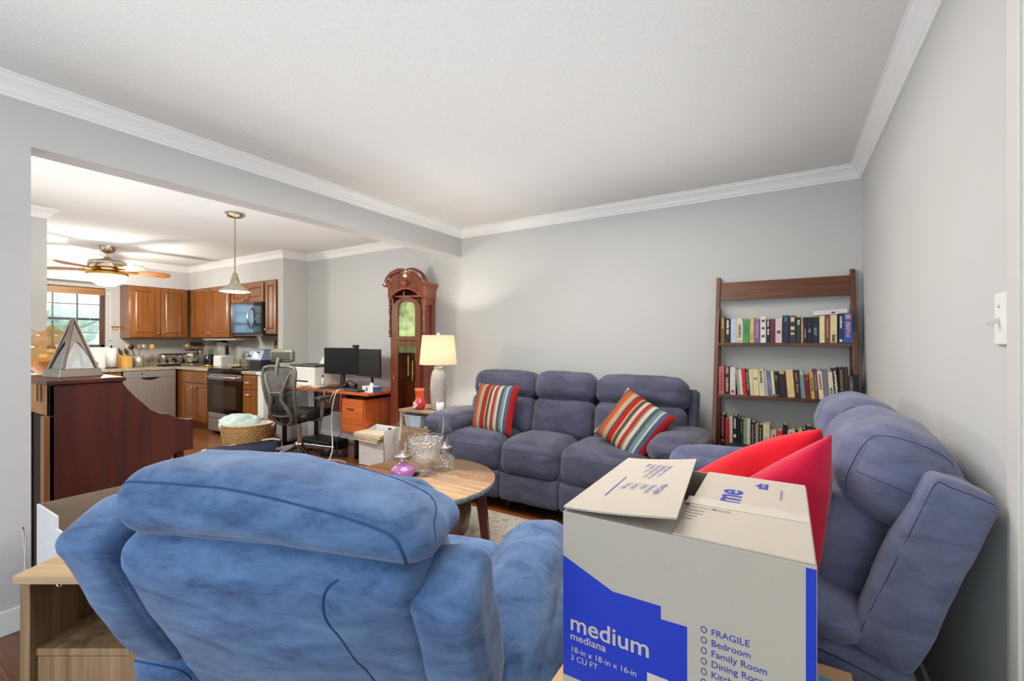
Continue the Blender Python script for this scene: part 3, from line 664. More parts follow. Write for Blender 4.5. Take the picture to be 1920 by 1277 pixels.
st = [(C(196, 190, 172), 2), (C(112, 96, 84), 2), (C(196, 92, 66), 3), (C(214, 160, 92), 1), (C(180, 168, 150), 2), (C(96, 84, 70), 1), (C(176, 40, 42), 3), (C(210, 170, 110), 1), (C(92, 82, 76), 2),
      (C(206, 196, 178), 2), (C(186, 56, 50), 2), (C(150, 130, 108), 1), (C(214, 206, 190), 2), (C(84, 96, 104), 2), (C(120, 150, 160), 2), (C(206, 200, 184), 1), (C(74, 104, 140), 2), (C(176, 40, 42), 3), (C(196, 70, 60), 1)]
M['stripe'] = stripes('striped_woven_fabric', st, 0, 0.44)
cushion('throw_cushion', 'striped throw cushion standing upright at the left end of the sofa', (0.215, 0.205), 0.062, 'stripe', (-2.065, 3.08, 0.735), basis((0.99, -0.10, 0.0), (0.06, 0.28, 0.95)), 'striped cushions on the sofa', 1.0)
cushion('throw_cushion', 'striped throw cushion tipped on its corner at the sofa right end', (0.215, 0.205), 0.062, 'stripe', (-0.90, 3.06, 0.715), basis((0.85, -0.35, -0.38), (0.55, 0.35, 0.75)), 'striped cushions on the sofa', 2.0)
cushion('throw_cushion', 'bright red pillow, the farther of two on the loveseat', (0.235, 0.225), 0.105, 'red', (-0.115, 1.80, 0.675), slouch((0.80, -0.22, 0.46), (0.06, 0.08, 0.98)), 'red pillows on the loveseat', 3.0, 0.03, True)
cushion('throw_cushion', 'crimson red pillow, the nearer of two on the loveseat', (0.225, 0.195), 0.105, 'crimson', (-0.075, 1.53, 0.708), slouch((0.66, -0.26, 0.58), (0.09, 0.10, 0.98)), 'red pillows on the loveseat', 4.0, 0.03, True)
# ------------------------------------------------------------------ moving boxes in the foreground
bx = thing('moving_box', 'printed medium moving box with one flap lifted, in the foreground', 'box', (-0.185, 1.119, 0.523))
hx, hy, hz = 0.2285, 0.235, 0.406
mb = MB(); T = 0.005
mb.box(-hx, hx, -hy, -hy+T, 0, hz); mb.box(-hx, hx, hy-T, hy, 0, hz); mb.box(-hx, -hx+T, -hy+T, hy-T, 0, hz); mb.box(hx-T, hx, -hy+T, hy-T, 0, hz); mb.box(-hx+T, hx-T, -hy+T, hy-T, 0, T)
mb.build('box_body', 'cardgrey', bx, 0.0015)
# right flap lies flat; front and rear inner flaps below; left flap slightly lifted
mb = MB(); mb.box(0.0, hx-0.002, -hy+0.002, hy-0.002, hz, hz+0.004); rf = mb.build('right_flap', 'cardgrey', bx, 0.0012)
mb = MB(); mb.box(-hx+T, hx-T, -hy+T, -0.02, hz-0.006, hz-0.001); mb.build('front_inner_flap', 'cardgrey', bx)
lift = 0.024
def lf(x0, x1, y0, y1, dz=0.0):
    def z(x): return hz+0.005+lift*((x+hx)/(2*hx))**1.4+dz
    return z
mb = MB(); n = 8; v = []; f = []
xe = lambda y: -0.012+0.02*(-(y)/hy)
for i in range(n+1):
    for y in (-hy+0.004, hy+0.004):
        x = -hx+(xe(y)+hx)*i/n; z = hz+0.006+lift*(i/n)**1.5
        v += [(x, y, z), (x, y, z+0.004)]
for i in range(n):
    a = i*4; b = a+4
    f += [(a+1, b+1, b+3, a+3), (a, a+2, b+2, b), (a, b, b+1, a+1), (a+2, a+3, b+3, b+2)]
f += [(0, 1, 3, 2), (n*4, n*4+2, n*4+3, n*4+1)]
mb.add(v, f); lfl = mb.build('left_flap', 'cardgrey', bx)
# blue printing on the front
FX = lambda X: X+0.185
FZ = lambda Z: Z-0.523
poly = [(-0.4125, 0.834), (-0.302, 0.787), (-0.206, 0.787), (-0.206, 0.762), (-0.158, 0.763), (-0.158, 0.671), (-0.158, 0.577), (-0.4125, 0.577)]
mb = MB(); mb.prism([(FX(a), FZ(b)) for a, b in poly], lambda u, v_, t: (u, t, v_), -hy-0.0006, -hy-0.0001); mb.build('blue_print_panel', 'printblue', bx)
mb = MB(); mb.box(FX(0.028), FX(0.0425), -hy-0.0006, -hy, FZ(0.55), FZ(0.924)); mb.build('blue_print_band', 'printblue', bx)
lettering('white_size_lettering', [('medium', FX(-0.397), FZ(0.679), 0.036, 0.018, 1.05), ('mediana', FX(-0.396), FZ(0.6585), 0.0165, 0.012, 1.05),
    ('18-in x 18-in x 16-in', FX(-0.395), FZ(0.6325), 0.0125, 0.004), ('3 CU FT', FX(-0.395), FZ(0.6145), 0.0125, 0.004)], 'printgrey', bx, (0, -hy-0.0006, 0), (1, 0, 0), (0, 0, 1))
rooms = ['FRAGILE', 'Bedroom', 'Family Room', 'Dining Room', 'Kitchen', 'Bathroom']
lettering('room_list_lettering', [(t, FX(-0.117), FZ(0.762-0.0193*i), 0.0122, 0.010) for i, t in enumerate(rooms)], 'textblue', bx, (0, -hy, 0), (1, 0, 0), (0, 0, 1))
for i in range(6):
    mb = MB(); mb.tube([(FX(-0.129)+0.0045*math.cos(a), -hy-0.0004, FZ(0.768-0.0193*i)+0.0055*math.sin(a)) for a in [2*PI*k/20 for k in range(20)]], 0.0008, 5, True); mb.build('tick_circle', 'textblue', bx)
# hand-hole perforation marks
mb = MB()
mb.tube([(FX(-0.215)-0.012*math.cos(a)*1.0, -hy-0.0003, FZ(0.868)+0.010*math.sin(a)) for a in [-PI*0.5+PI*k/12 for k in range(13)]]+[(FX(-0.188), -hy-0.0003, FZ(0.858)), (FX(-0.186), -hy-0.0003, FZ(0.881))], 0.0006, 5)
mb.build('hand_hole_cut', 'printgrey', bx)
mb = MB(); mb.tube([(FX(-0.150)+0.009*math.cos(a), -hy-0.0003, FZ(0.863)+0.009*math.sin(a)) for a in [-PI*0.5+PI*k/12 for k in range(13)]], 0.0006, 5); mb.build('hand_hole_cut', 'printgrey', bx)
# strips of tape on the front bottom
for x0, z1 in ((-0.232, 0.650), (-0.186, 0.648)): MB().box(FX(x0), FX(x0+0.04), -hy-0.0016, -hy-0.0008, FZ(0.56), FZ(z1)).build('tape_strip', 'tape', bx)
# tape along the closed seam on top, marks on the right flap
MB().obox(Matrix.Translation((0.108, -0.024, hz+0.0046)) @ Matrix.Rotation(math.radians(1.5), 4, 'Z'), 0.235, 0.05, 0.0006).build('packing_tape', 'tape', bx)
zt = hz+0.0042
lettering('logo_lettering', [('me', 0, 0, 0.06, 0.028, 1.0)], 'textblue', bx, (0.095, -0.005, zt), (0, 1, 0), (-1, 0, 0))
# gable-shaped emblem
mb = MB(); mb.prism([(0, 0), (0.046, 0), (0.046, 0.020), (0.034, 0.020), (0.023, 0.029), (0.012, 0.020), (0, 0.020)], lambda u, v_, t: (0.147-v_, 0.14+u, t), zt, zt+0.0005); mb.build('emblem', 'textblue', bx)
lettering('emblem_lettering', [("LOWE'S", 0.004, 0.006, 0.0085, 0.004, 1.0)], 'printgrey', bx, (0.147, 0.14, zt+0.0005), (0, 1, 0), (-1, 0, 0))
lettering('fine_print', [('Medium Moving Box', 0, 0, 0.0065, 0.0)], 'textblue', bx, (0.178, 0.075, zt), (0, 1, 0), (-1, 0, 0))
lettering('caution_lettering', [('Please Store Materials', 0, 0, 0.007, 0.002, 1.05)], 'darktext', bx, (-0.005, -0.075, zt+0.001), (1, 0.04, 0), (-0.04, 1, 0))
mb = MB()
for k, L_ in enumerate((0.036, 0.034, 0.025, 0.018)): mb.box(0.002, 0.002+L_, -0.092-0.018*k, -0.0905-0.018*k, zt, zt+0.0004)
mb.build('ruled_lines', 'darktext', bx)
# check-list printed on the lifted flap, reading towards the viewer's lower left
o = Vector((-hx, 0, hz+0.0125)); U = Vector((-0.12, -1, 0)).normalized()
def flapz(x): return hz+0.0102+lift*max(0, min(1, (x+hx)/(0.216)))**1.5
items = [('FRAGILE', -0.066, -0.02, 0.010, 0.006), ('Fragil', -0.068, -0.075, 0.006, 0), ('Bedroom', -0.088, 0.155, 0.0085, 0.002), ('Recamara', -0.093, 0.09, 0.006, 0), ('Family Room', -0.103, 0.16, 0.0085, 0.002), ('Sala familiar', -0.110, 0.075, 0.006, 0),
         ('Dining Room', -0.118, 0.165, 0.0085, 0.002), ('Comedor', -0.125, 0.08, 0.006, 0), ('Kitchen', -0.134, 0.17, 0.0085, 0.002), ('Cocina', -0.138, 0.115, 0.006, 0), ('Bath', -0.150, 0.175, 0.0085, 0.002),
         ('Basement', -0.088, -0.03, 0.0085, 0.002), ('Office', -0.108, -0.025, 0.0085, 0.002), ('Garage', -0.128, -0.02, 0.0085, 0.002), ('Storage', -0.148, -0.02, 0.0085, 0.002)]
mb = MB(); mb2 = MB()
for t, x, y, hgt, bo in items:
    q = lettering('flap_lettering', [(t, 0, 0, hgt*1.4, bo)], 'textblue', None, (x, y, flapz(x)+0.0012), (-0.10, -1, 0), (1, -0.1, 0.11))
    me = q.data; (mb if y > 0.05 else mb2).add([tuple(p.co) for p in me.vertices], [tuple(f.vertices) for f in me.polygons]); bpy.data.objects.remove(q)
mb.build('checklist_lettering', 'textblue', bx); mb2.build('checklist_lettering', 'textblue', bx)
mb = MB(); mb.hexa([(-0.172, 0.03, flapz(-0.172)), (-0.170, 0.03, flapz(-0.17)), (-0.170, -0.13, flapz(-0.17)), (-0.172, -0.13, flapz(-0.172))], [(-0.172, 0.03, flapz(-0.172)+0.001), (-0.170, 0.03, flapz(-0.17)+0.001), (-0.170, -0.13, flapz(-0.17)+0.001), (-0.172, -0.13, flapz(-0.172)+0.001)]); mb.build('ruled_line', 'textblue', bx)
# lower carton
lb = thing('carton', 'large tan carton under the printed moving box', 'box', (-0.17, 1.05, 0))
MB().box(-0.288, 0.30, -0.27, 0.255, 0, 0.517).build('box_body', 'cardtan', lb, 0.003)
mb = MB(); mb.box(-0.288, 0.30, -0.27, -0.002, 0.517, 0.5212); mb.build('top_flap', 'cardtan', lb, 0.001)
mb = MB(); mb.box(-0.288, 0.30, 0.002, 0.255, 0.517, 0.5212); mb.build('top_flap', 'cardtan', lb, 0.001)
M['cyan'] = mat('light_blue_print', srgb(54, 168, 220), 0.5, var=0.04)
MB().box(0.235, 0.262, 0.18, 0.205, 0.5212, 0.5222).build('blue_print_mark', 'cyan', lb)
# ------------------------------------------------------------------ side table at the left edge, in front of the recliner's arm
t1 = thing('side_table', 'grey-brown oak side table with open shelf behind the recliner at left', 'side table', (-1.96, 0.355, 0), YAW)
# local axes: x to the right, y away from the camera
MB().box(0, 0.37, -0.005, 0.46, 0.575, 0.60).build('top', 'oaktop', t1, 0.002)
for x0, y0, y1 in ((0.012, 0.0, 0.03), (0.33, 0.0, 0.03)):
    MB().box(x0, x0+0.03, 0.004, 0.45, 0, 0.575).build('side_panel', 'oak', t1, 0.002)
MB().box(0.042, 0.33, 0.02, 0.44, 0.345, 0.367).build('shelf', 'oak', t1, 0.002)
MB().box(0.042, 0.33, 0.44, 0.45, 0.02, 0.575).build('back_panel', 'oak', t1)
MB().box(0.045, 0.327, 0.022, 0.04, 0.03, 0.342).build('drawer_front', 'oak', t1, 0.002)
MB().obox(Matrix.Translation((0.19, 0.25, 0.46)) @ Matrix.Rotation(math.radians(-22), 4, 'Y') @ Matrix.Rotation(math.radians(40), 4, 'Z'), 0.26, 0.012, 0.012).build('brace', 'oak', t1, 0.002)
mb = MB(); mb.tube([(0.075+0.010*math.cos(a), 0.06, 0.548+0.014*math.sin(a)) for a in [2*PI*k/16 for k in range(16)]], 0.004, 6, True); mb.build('hook', 'chrome', t1)
# open white carton behind it
oc = thing('open_carton', 'open white carton on the floor between the pier and the recliner', 'box', (-2.53, 0.80, 0))
T = 0.006
mb = MB(); mb.box(-0.2, 0.2, 0.56, 0.566, 0, 0.6); mb.box(-0.2, -0.194, -0.232, 0.56, 0, 0.6); mb.box(0.194, 0.2, -0.232, 0.56, 0, 0.56); mb.box(-0.194, 0.194, -0.232, 0.56, 0, 0.006); mb.build('box_body', 'cardbrown', oc)
mb = MB(); mb.box(-0.2, 0.06, -0.240, -0.232, 0.0, 0.6); mb.box(0.06, 0.2, -0.240, -0.232, 0.0, 0.55); mb.build('front_wall', 'cardwhite', oc)
mb = MB(); mb.box(-0.206, -0.2, -0.238, 0.566, 0.0, 0.598); mb.build('outer_side', 'cardwhite', oc)
mb = MB(); mb.tube([(-2.80, 0.545, 0.30), (-2.795, 0.535, 0.42), (-2.78, 0.53, 0.50), (-2.765, 0.535, 0.46), (-2.76, 0.53, 0.30), (-2.77, 0.53, 0.1), (-2.79, 0.54, 0.006)], 0.003)
tag(mb.build('cable_loop', 'cable'), 'thin grey cable loop beside the pier at lower left', 'cable')
# ------------------------------------------------------------------ leaning ladder bookshelf
bs = thing('bookshelf', 'dark walnut ladder bookshelf full of books in the corner by the right wall', 'bookshelf', (-0.03, 3.72, 0))
# local: x across, y (negative = towards the room), z up; front rails lean back towards the wall
fy = lambda z: 3.287+0.233*z-3.72
for sx in (-1, 1):
    x0, x1 = (sx*0.406-0.014, sx*0.406+0.014)
    mb = MB(); mb.hexa([(x0, fy(0), 0), (x1, fy(0), 0), (x1, fy(0)+0.055, 0), (x0, fy(0)+0.055, 0)], [(x0, fy(1.775), 1.775), (x1, fy(1.775), 1.775), (x1, fy(1.775)+0.045, 1.775), (x0, fy(1.775)+0.045, 1.775)])
    mb.build('front_rail', 'shelfwoodz', bs, 0.003)
    MB().box(x0+0.004*sx-0.004*sx, x1, -0.035, 0.012, 0, 1.55).build('rear_rail', 'shelfwoodz', bs, 0.003)
zs = (1.262, 0.896, 0.522, 0.15)
for z in zs:
    MB().box(-0.392, 0.392, fy(z+0.02)-0.004, 0.008, z, z+0.022).build('shelf', 'shelfwood', bs, 0.003)
mb = MB(); a, b = fy(1.60), fy(1.735); mb.hexa([(-0.392, a+0.012, 1.60), (0.392, a+0.012, 1.60), (0.392, a+0.032, 1.60), (-0.392, a+0.032, 1.60)], [(-0.392, b+0.012, 1.735), (0.392, b+0.012, 1.735), (0.392, b+0.032, 1.735), (-0.392, b+0.032, 1.735)])
mb.build('top_rail', 'shelfwood', bs, 0.002)
# ------------------------------------------------------------------ books
_bm = {}
def bookmat(c):
    if c not in _bm: _bm[c] = mat('book_cloth', srgb(*c), 0.55, var=0.10, scale=25, stretch=(3, 1, 1))
    return _bm[c]
M['pages'] = mat('book_pages', srgb(218, 204, 172), 0.8, var=0.06, scale=120, stretch=(6, 1, 1))
ORD = ['first', 'second', 'third', 'fourth', 'fifth', 'sixth', 'seventh', 'eighth', 'ninth', 'tenth', 'eleventh', 'twelfth', 'thirteenth', 'fourteenth', 'fifteenth', 'sixteenth', 'seventeenth', 'eighteenth', 'nineteenth', 'twentieth',
       'twenty-first', 'twenty-second', 'twenty-third', 'twenty-fourth', 'twenty-fifth', 'twenty-sixth', 'twenty-seventh', 'twenty-eighth', 'twenty-ninth', 'thirtieth']
def book(x0, w_, hgt, depth, yf, z, c, desc, band, ordn, row, lean=0.0, group=None):
    """upright book: spine towards the room; lean in radians to the left"""
    label = '%s book, %s from the left on the bookshelf\'s %s shelf' % (desc, ORD[ordn], row)
    t = thing('book', label, 'book', (x0, yf, z), 0, group); t.rotation_euler = (0, -lean, 0)
    mb = MB(); k = 0.0025
    mb.box(0, k, 0, depth, 0, hgt); mb.box(w_-k, w_, 0, depth, 0, hgt); mb.box(k, w_-k, 0, k, 0, hgt)
    mb.build('cover', bookmat(c), t, 0.0015)
    MB().box(k, w_-k, k, depth-0.004, 0.003, hgt-0.004).build('pages', 'pages', t)
    if band:
        bc, marks = band
        for (a, b_) in marks:
            if b_-a > 0.18:                                    # a line of lettering: too small to read
                mk = MB(); q = a
                while q < b_-0.01:
                    e = min(b_, q+rnd.uniform(0.018, 0.05)); k0 = rnd.uniform(0.22, 0.34); k1 = rnd.uniform(0.62, 0.78)
                    mk.box(w_*k0, w_*k1, -0.0007, 0.0002, hgt*q, hgt*e); q = e+rnd.uniform(0.008, 0.02)
                mk.build('spine_lettering', bookmat(bc), t)
                continue
            MB().box(w_*0.22 if (b_-a) < 0.5 else w_*0.3, w_*0.78 if (b_-a) < 0.5 else w_*0.7, -0.0007, 0.0002, hgt*a, hgt*b_).build('spine_mark', bookmat(bc), t)
    return t
W_ = (226, 222, 212); K_ = (22, 22, 26); O_ = (200, 120, 60); R_ = (176, 40, 46); G_ = (190, 164, 90)
def halves(*a): return a
top = [(218, 272, 505, (104, 76, 42), 'brown and gold', ((200, 160, 90), [(.55, .95)])), (275, 335, 540, (20, 26, 40), 'near-black navy', (W_, [(.35, .55), (.6, .95)])), (340, 408, 545, (176, 188, 200), 'pale grey-blue', None),
       (408, 485, 540, (214, 198, 174), 'cream lettered', ((70, 60, 56), [(.2, .75), (.05, .08)])), (485, 562, 555, (74, 146, 92), 'bright green', ((50, 110, 66), [(.4, .8)])), (565, 615, 525, (196, 180, 104), 'pale yellow', ((160, 130, 60), [(.1, .35)])),
       (615, 682, 560, (122, 88, 136), 'purple', ((170, 140, 176), [(.2, .9)])), (685, 750, 520, (220, 214, 204), 'white floral-spined', ((90, 84, 84), [(.78, .88), (.5, .6), (.2, .3)])), (752, 795, 570, K_, 'black and white', (W_, [(.7, .95), (.35, .6)])),
       (795, 852, 560, (104, 32, 66), 'maroon', ((60, 40, 80), [(.1, .5)])), (853, 925, 555, (206, 192, 182), 'pinkish cream', ((100, 50, 56), [(.38, .5)])), (930, 1000, 512, (26, 36, 66), 'teal-topped navy', ((46, 140, 152), [(.78, .99)])),
       (1003, 1073, 522, (58, 40, 52), 'plum banded', ((214, 186, 150), [(.48, .6), (.3, .38), (.78, .95)])), (1075, 1128, 545, (14, 50, 56), 'dark teal', (W_, [(.7, .9)])), (1128, 1150, 605, (202, 152, 104), 'thin tan', None),
       (1150, 1190, 548, (20, 24, 48), 'navy silver-lettered', ((150, 146, 140), [(.2, .55)])), (1190, 1240, 548, (16, 18, 40), 'plain midnight navy', ((110, 110, 120), [(.4, .55)])), (1240, 1312, 548, (18, 30, 44), 'wide navy', ((140, 150, 150), [(.3, .6)])),
       (1315, 1368, 530, (220, 212, 158), 'pale lemon', None), (1370, 1420, 535, (122, 56, 56), 'dusty maroon', ((180, 130, 120), [(.2, .9)])), (1422, 1490, 520, (216, 204, 156), 'cream and black', (K_, [(.02, .30)])),
       (1503, 1550, 505, (38, 52, 88), 'slate navy', (W_, [(.04, .12), (.5, .9)])), (1550, 1638, 500, (28, 86, 176), 'bright blue', ((214, 140, 110), [(.2, .72), (.8, .95)]))]
kx = 0.80/(1690-200)
def px2x(cx): return -0.41+(cx-218)*(0.775/(1638-218))
z = zs[0]+0.022; yf = 3.72+fy(z)+0.006
prev = -0.412
for i, (a, b_, ct, c, d, band) in enumerate(top):
    x0 = max(px2x(a), prev+0.0006); x1 = px2x(b_); prev = x1
    book(x0-0.0+0.0, x1-x0, (885-ct)*0.000475+0.012, 0.125, yf, z, c, d, band, i, 'top', 0, 'books on the top shelf')
hb = thing('book', 'white paperback lying flat on top of the top-shelf books at right', 'book', (0.155, yf+0.005, z+0.182), 0, 'books on the top shelf'); hb.rotation_euler = (0, math.radians(-3.2), 0)
MB().box(0, 0.185, 0, 0.105, 0, 0.002).box(0, 0.185, 0, 0.105, 0.030, 0.032).box(0, 0.185, 0, 0.002, 0.002, 0.030).build('cover', bookmat((212, 208, 210)), hb, 0.001)
MB().box(0.002, 0.183, 0.002, 0.102, 0.002, 0.030).build('pages', 'pages', hb)
MB().box(0.1, 0.12, -0.0007, 0.0002, 0.007, 0.017).build('spine_mark', bookmat((60, 60, 70)), hb)
mid = [(200, 268, 75, (188, 92, 98), 'dusty red', ((150, 60, 70), [(.1, .8)])), (270, 335, 75, (30, 28, 28), 'black with tan top', ((206, 160, 116), [(.74, .97), (.1, .6)])), (337, 405, 85, (200, 196, 192), 'light grey', ((176, 50, 66), [(.06, .16)])),
       (405, 434, 115, (146, 160, 154), 'pale teal', None), (434, 475, 118, (216, 192, 176), 'blush cream', None), (475, 516, 110, (198, 26, 44), 'scarlet', None), (516, 556, 120, (38, 44, 38), 'mottled black-green', ((150, 150, 130), [(.2, .9)])),
       (556, 597, 120, (214, 200, 158), 'slim cream', None), (597, 662, 115, (218, 204, 160), 'wide cream', ((120, 110, 80), [(.6, .68)])), (662, 728, 122, (214, 204, 168), 'cream lettered', ((70, 60, 50), [(.5, .95)])),
       (728, 765, 140, (168, 164, 172), 'lavender grey', None), (765, 805, 140, (92, 112, 156), 'blue-grey', ((140, 150, 180), [(.3, .7)])), (805, 842, 140, (216, 200, 158), 'narrow cream', (K_, [(.01, .09)])), (842, 885, 148, (28, 28, 30), 'black', ((150, 140, 130), [(.65, .85), (.04, .08)])),
       (885, 972, 155, (34, 32, 28), 'wide black with yellow top', ((210, 180, 70), [(.92, .99)])), (972, 1052, 125, (220, 186, 130), 'peach tan', None), (1052, 1115, 130, (58, 22, 26), 'dark wine-red', ((150, 110, 90), [(.6, .9), (.2, .5)])), (1115, 1165, 135, (108, 138, 144), 'grey-teal', ((176, 190, 150), [(.84, .99)])),
       (1165, 1218, 195, (108, 20, 26), 'short deep red', ((200, 60, 50), [(.8, .9)])), (1218, 1260, 160, (184, 164, 80), 'mustard', ((90, 70, 40), [(.3, .8)])), (1260, 1300, 115, (98, 58, 74), 'mauve plum', ((170, 120, 130), [(.3, .85)])), (1300, 1350, 145, (220, 210, 184), 'ivory', ((110, 70, 70), [(.35, .9)])),
       (1350, 1405, 120, (116, 112, 126), 'grey-violet', None), (1405, 1455, 155, (214, 204, 176), 'ivory and black', (K_, [(.02, .45)])), (1455, 1505, 105, (30, 26, 28), 'black white-lettered', (W_, [(.2, .92)])), (1505, 1555, 95, (48, 42, 34), 'dark brown', ((140, 120, 80), [(.3, .9)])),
       (1555, 1600, 95, (44, 42, 34), 'olive brown', None), (1600, 1645, 205, (70, 72, 74), 'charcoal', ((130, 130, 136), [(.3, .8)])), (1645, 1690, 190, (20, 20, 22), 'black at the right end', None)]
z = zs[1]+0.022; yf = 3.72+fy(z)+0.006; prev = -0.412
for i, (a, b_, ct, c, d, band) in enumerate(mid):
    lean = 0.0 if i < 3 else (math.radians(4.2) if i < 25 else math.radians(2.5))
    off = 0.0 if i < 3 else 0.012
    x0 = -0.412+(a-200)*(0.79/1490)+off; x1 = -0.412+(b_-200)*(0.79/1490)+off
    x0 = max(x0, prev+0.0005); prev = x1
    book(x0, (x1-x0)*math.cos(lean)-0.0004, (440+(b_-200)*0.04-ct)*0.00050+0.012, 0.13, yf, z, c, d, band, i, 'middle', lean, 'books on the middle shelf')
low = [(243, 297, 600, (24, 20, 22), 'black red-lettered', ((196, 96, 90), [(.3, .95), (.12, .2)])), (300, 350, 650, (180, 30, 42), 'red', ((220, 190, 170), [(.01, .07)])), (352, 390, 615, (196, 186, 172), 'cream-grey', None), (392, 440, 610, K_, 'black white-dotted', (W_, [(.6, .95), (.3, .4)])),
       (440, 475, 625, (16, 16, 18), 'plain black', None), (475, 513, 640, (22, 24, 20), 'black olive-marked', ((120, 130, 80), [(.5, .9)])), (515, 552, 640, (128, 148, 112), 'sage green', None), (553, 597, 635, (188, 188, 178), 'light grey', None), (598, 652, 665, (36, 24, 24), 'brown-black', ((150, 110, 100), [(.2, .9)])),
       (653, 690, 690, (140, 142, 134), 'mid grey', None), (690, 735, 690, (24, 24, 20), 'black gold-edged', ((150, 130, 70), [(.2, .9)])), (740, 818, 670, (214, 202, 164), 'wide cream', ((120, 110, 80), [(.38, .40), (.44, .46)])), (825, 890, 742, (206, 176, 168), 'short pink and white', (R_, [(.35, .8)])), (893, 950, 742, (214, 36, 36), 'short vivid red', ((236, 140, 100), [(.5, .8)])),
       (958, 1010, 665, (18, 20, 24), 'tall black', None), (1012, 1087, 720, (216, 196, 156), 'cream black-lettered', (K_, [(.62, .9), (.45, .52)])), (1088, 1120, 710, (28, 26, 28), 'slim black', None), (1120, 1162, 705, (206, 190, 120), 'yellow-cream', None), (1165, 1200, 700, (14, 28, 34), 'black-teal', None),
       (1200, 1265, 655, (20, 50, 66), 'teal-lettered black', ((60, 140, 176), [(.3, .9)])), (1265, 1330, 670, (44, 28, 26), 'dark brown', ((120, 70, 60), [(.4, .85)])), (1332, 1390, 675, (30, 30, 34), 'charcoal black', None)]
z = zs[2]+0.022; yf = 3.72+fy(z)+0.13; prev = -0.42
for i, (a, b_, ct, c, d, band) in enumerate(low):
    x0 = max(-0.405+(a-243)*(0.80/1480), prev+0.0006); x1 = -0.405+(b_-243)*(0.80/1480); prev = x1
    book(x0, x1-x0, (960-ct)*0.00056+0.02, 0.13, yf, z, c, d, band, i, 'lowest visible', 0, 'books on the lowest visible shelf')
for k, (c, lab, th) in enumerate((((206, 204, 200), 'thin white book lying flat, lower of two below the upright books', 0.014), ((34, 36, 46), 'dark slim book lying flat, upper of two below the upright books', 0.012))):
    fb = thing('book', lab, 'book', (-0.36, 3.72+fy(z)+0.004, z+(0.0145 if k else 0)), 0, 'flat books on the lowest visible shelf')
    MB().box(0, 0.26, 0, 0.12, 0, 0.0015).box(0, 0.26, 0, 0.12, th-0.0015, th).build('cover', bookmat(c), fb)
    MB().box(0.002, 0.258, 0.001, 0.118, 0.0015, th-0.0015).build('pages', 'pages' if k else 'white', fb)

# ------------------------------------------------------------------ rug
def rugmat():
    m, t, b = newmat('faded_persian_rug'); N = t.nodes.new; L = t.links.new; setin(b, 'Roughness', 0.95); setin(b, 'Specular IOR Level', 0.1)
    tc = N('ShaderNodeTexCoord'); vo = N('ShaderNodeTexVoronoi'); vo.feature = 'DISTANCE_TO_EDGE'; vo.inputs['Scale'].default_value = 26
    nz = N('ShaderNodeTexNoise'); nz.inputs['Scale'].default_value = 9; nz.inputs['Detail'].default_value = 5; nz.inputs['Distortion'].default_value = 1.2
    L(tc.outputs['Object'], nz.inputs['Vector'])
    mxv = N('ShaderNodeMixRGB'); mxv.inputs[0].default_value = 0.22; L(tc.outputs['Object'], mxv.inputs[1]); L(nz.outputs['Color'], mxv.inputs[2]); L(mxv.outputs[0], vo.inputs['Vector'])
    rp = N('ShaderNodeValToRGB'); e = rp.color_ramp.elements; e[0].position = 0.0; e[0].color = srgb(166, 150, 142); e[1].position = 0.10; e[1].color = srgb(206, 202, 192); L(vo.outputs['Distance'], rp.inputs[0])
    r2 = N('ShaderNodeValToRGB'); e = r2.color_ramp.elements; e[0].position = 0.40; e[0].color = srgb(206, 202, 194); e[1].position = 0.66; e[1].color = srgb(150, 96, 92); k = e.new(0.58); k.color = srgb(196, 186, 176); L(nz.outputs['Fac'], r2.inputs[0])
    mx = N('ShaderNodeMixRGB'); mx.blend_type = 'MULTIPLY'; mx.inputs[0].default_value = 0.85; L(rp.outputs[0], mx.inputs[1]); L(r2.outputs[0], mx.inputs[2])
    br = N('ShaderNodeBrightContrast'); br.inputs[1].default_value = 0.10; L(mx.outputs[0], br.inputs[0]); L(br.outputs[0], b.inputs['Base Color'])
    return m
M['rug'] = rugmat()
rg = MB().box(-1.1, 0.98, -0.55, 0.80, 0, 0.012).build('area_rug', 'rug', None, 0.004, (-1.60, 2.0, 0)); tag(rg, 'faded cream patterned rug under the round coffee table', 'rug')
# ------------------------------------------------------------------ coffee table
RZ = 0.0122
ct = thing('coffee_table', 'round coffee table with zebra-grain top, blue-grey edge and mahogany legs', 'coffee table', (-1.94, 2.05, RZ))
CTZ = 0.45
MB().lathe([(0.001, CTZ-RZ-0.004), (0.473, CTZ-RZ-0.004), (0.475, CTZ-RZ-0.002), (0.473, CTZ-RZ), (0.001, CTZ-RZ)], (0, 0, 0), 72, None, False).build('top', 'tabletop', ct)
mb = MB(); n = 144; v = []; f = []
for k in range(n):
    a = 2*PI*k/n; j = 0.004*noise.noise(Vector((k*0.7, 1, 0)))
    for r_, z_ in ((0.05, -0.036), (0.455, -0.036), (0.471+j, -0.030-j), (0.476+j, -0.018), (0.474, -0.004), (0.05, -0.004)): v.append((r_*math.cos(a), r_*math.sin(a), CTZ-RZ+z_))
for k in range(n):
    for i in range(6): f.append((k*6+i, k*6+(i+1) % 6, ((k+1) % n)*6+(i+1) % 6, ((k+1) % n)*6+i))
mb.add(v, f, True); mb.build('edge_band', 'tableedge', ct)
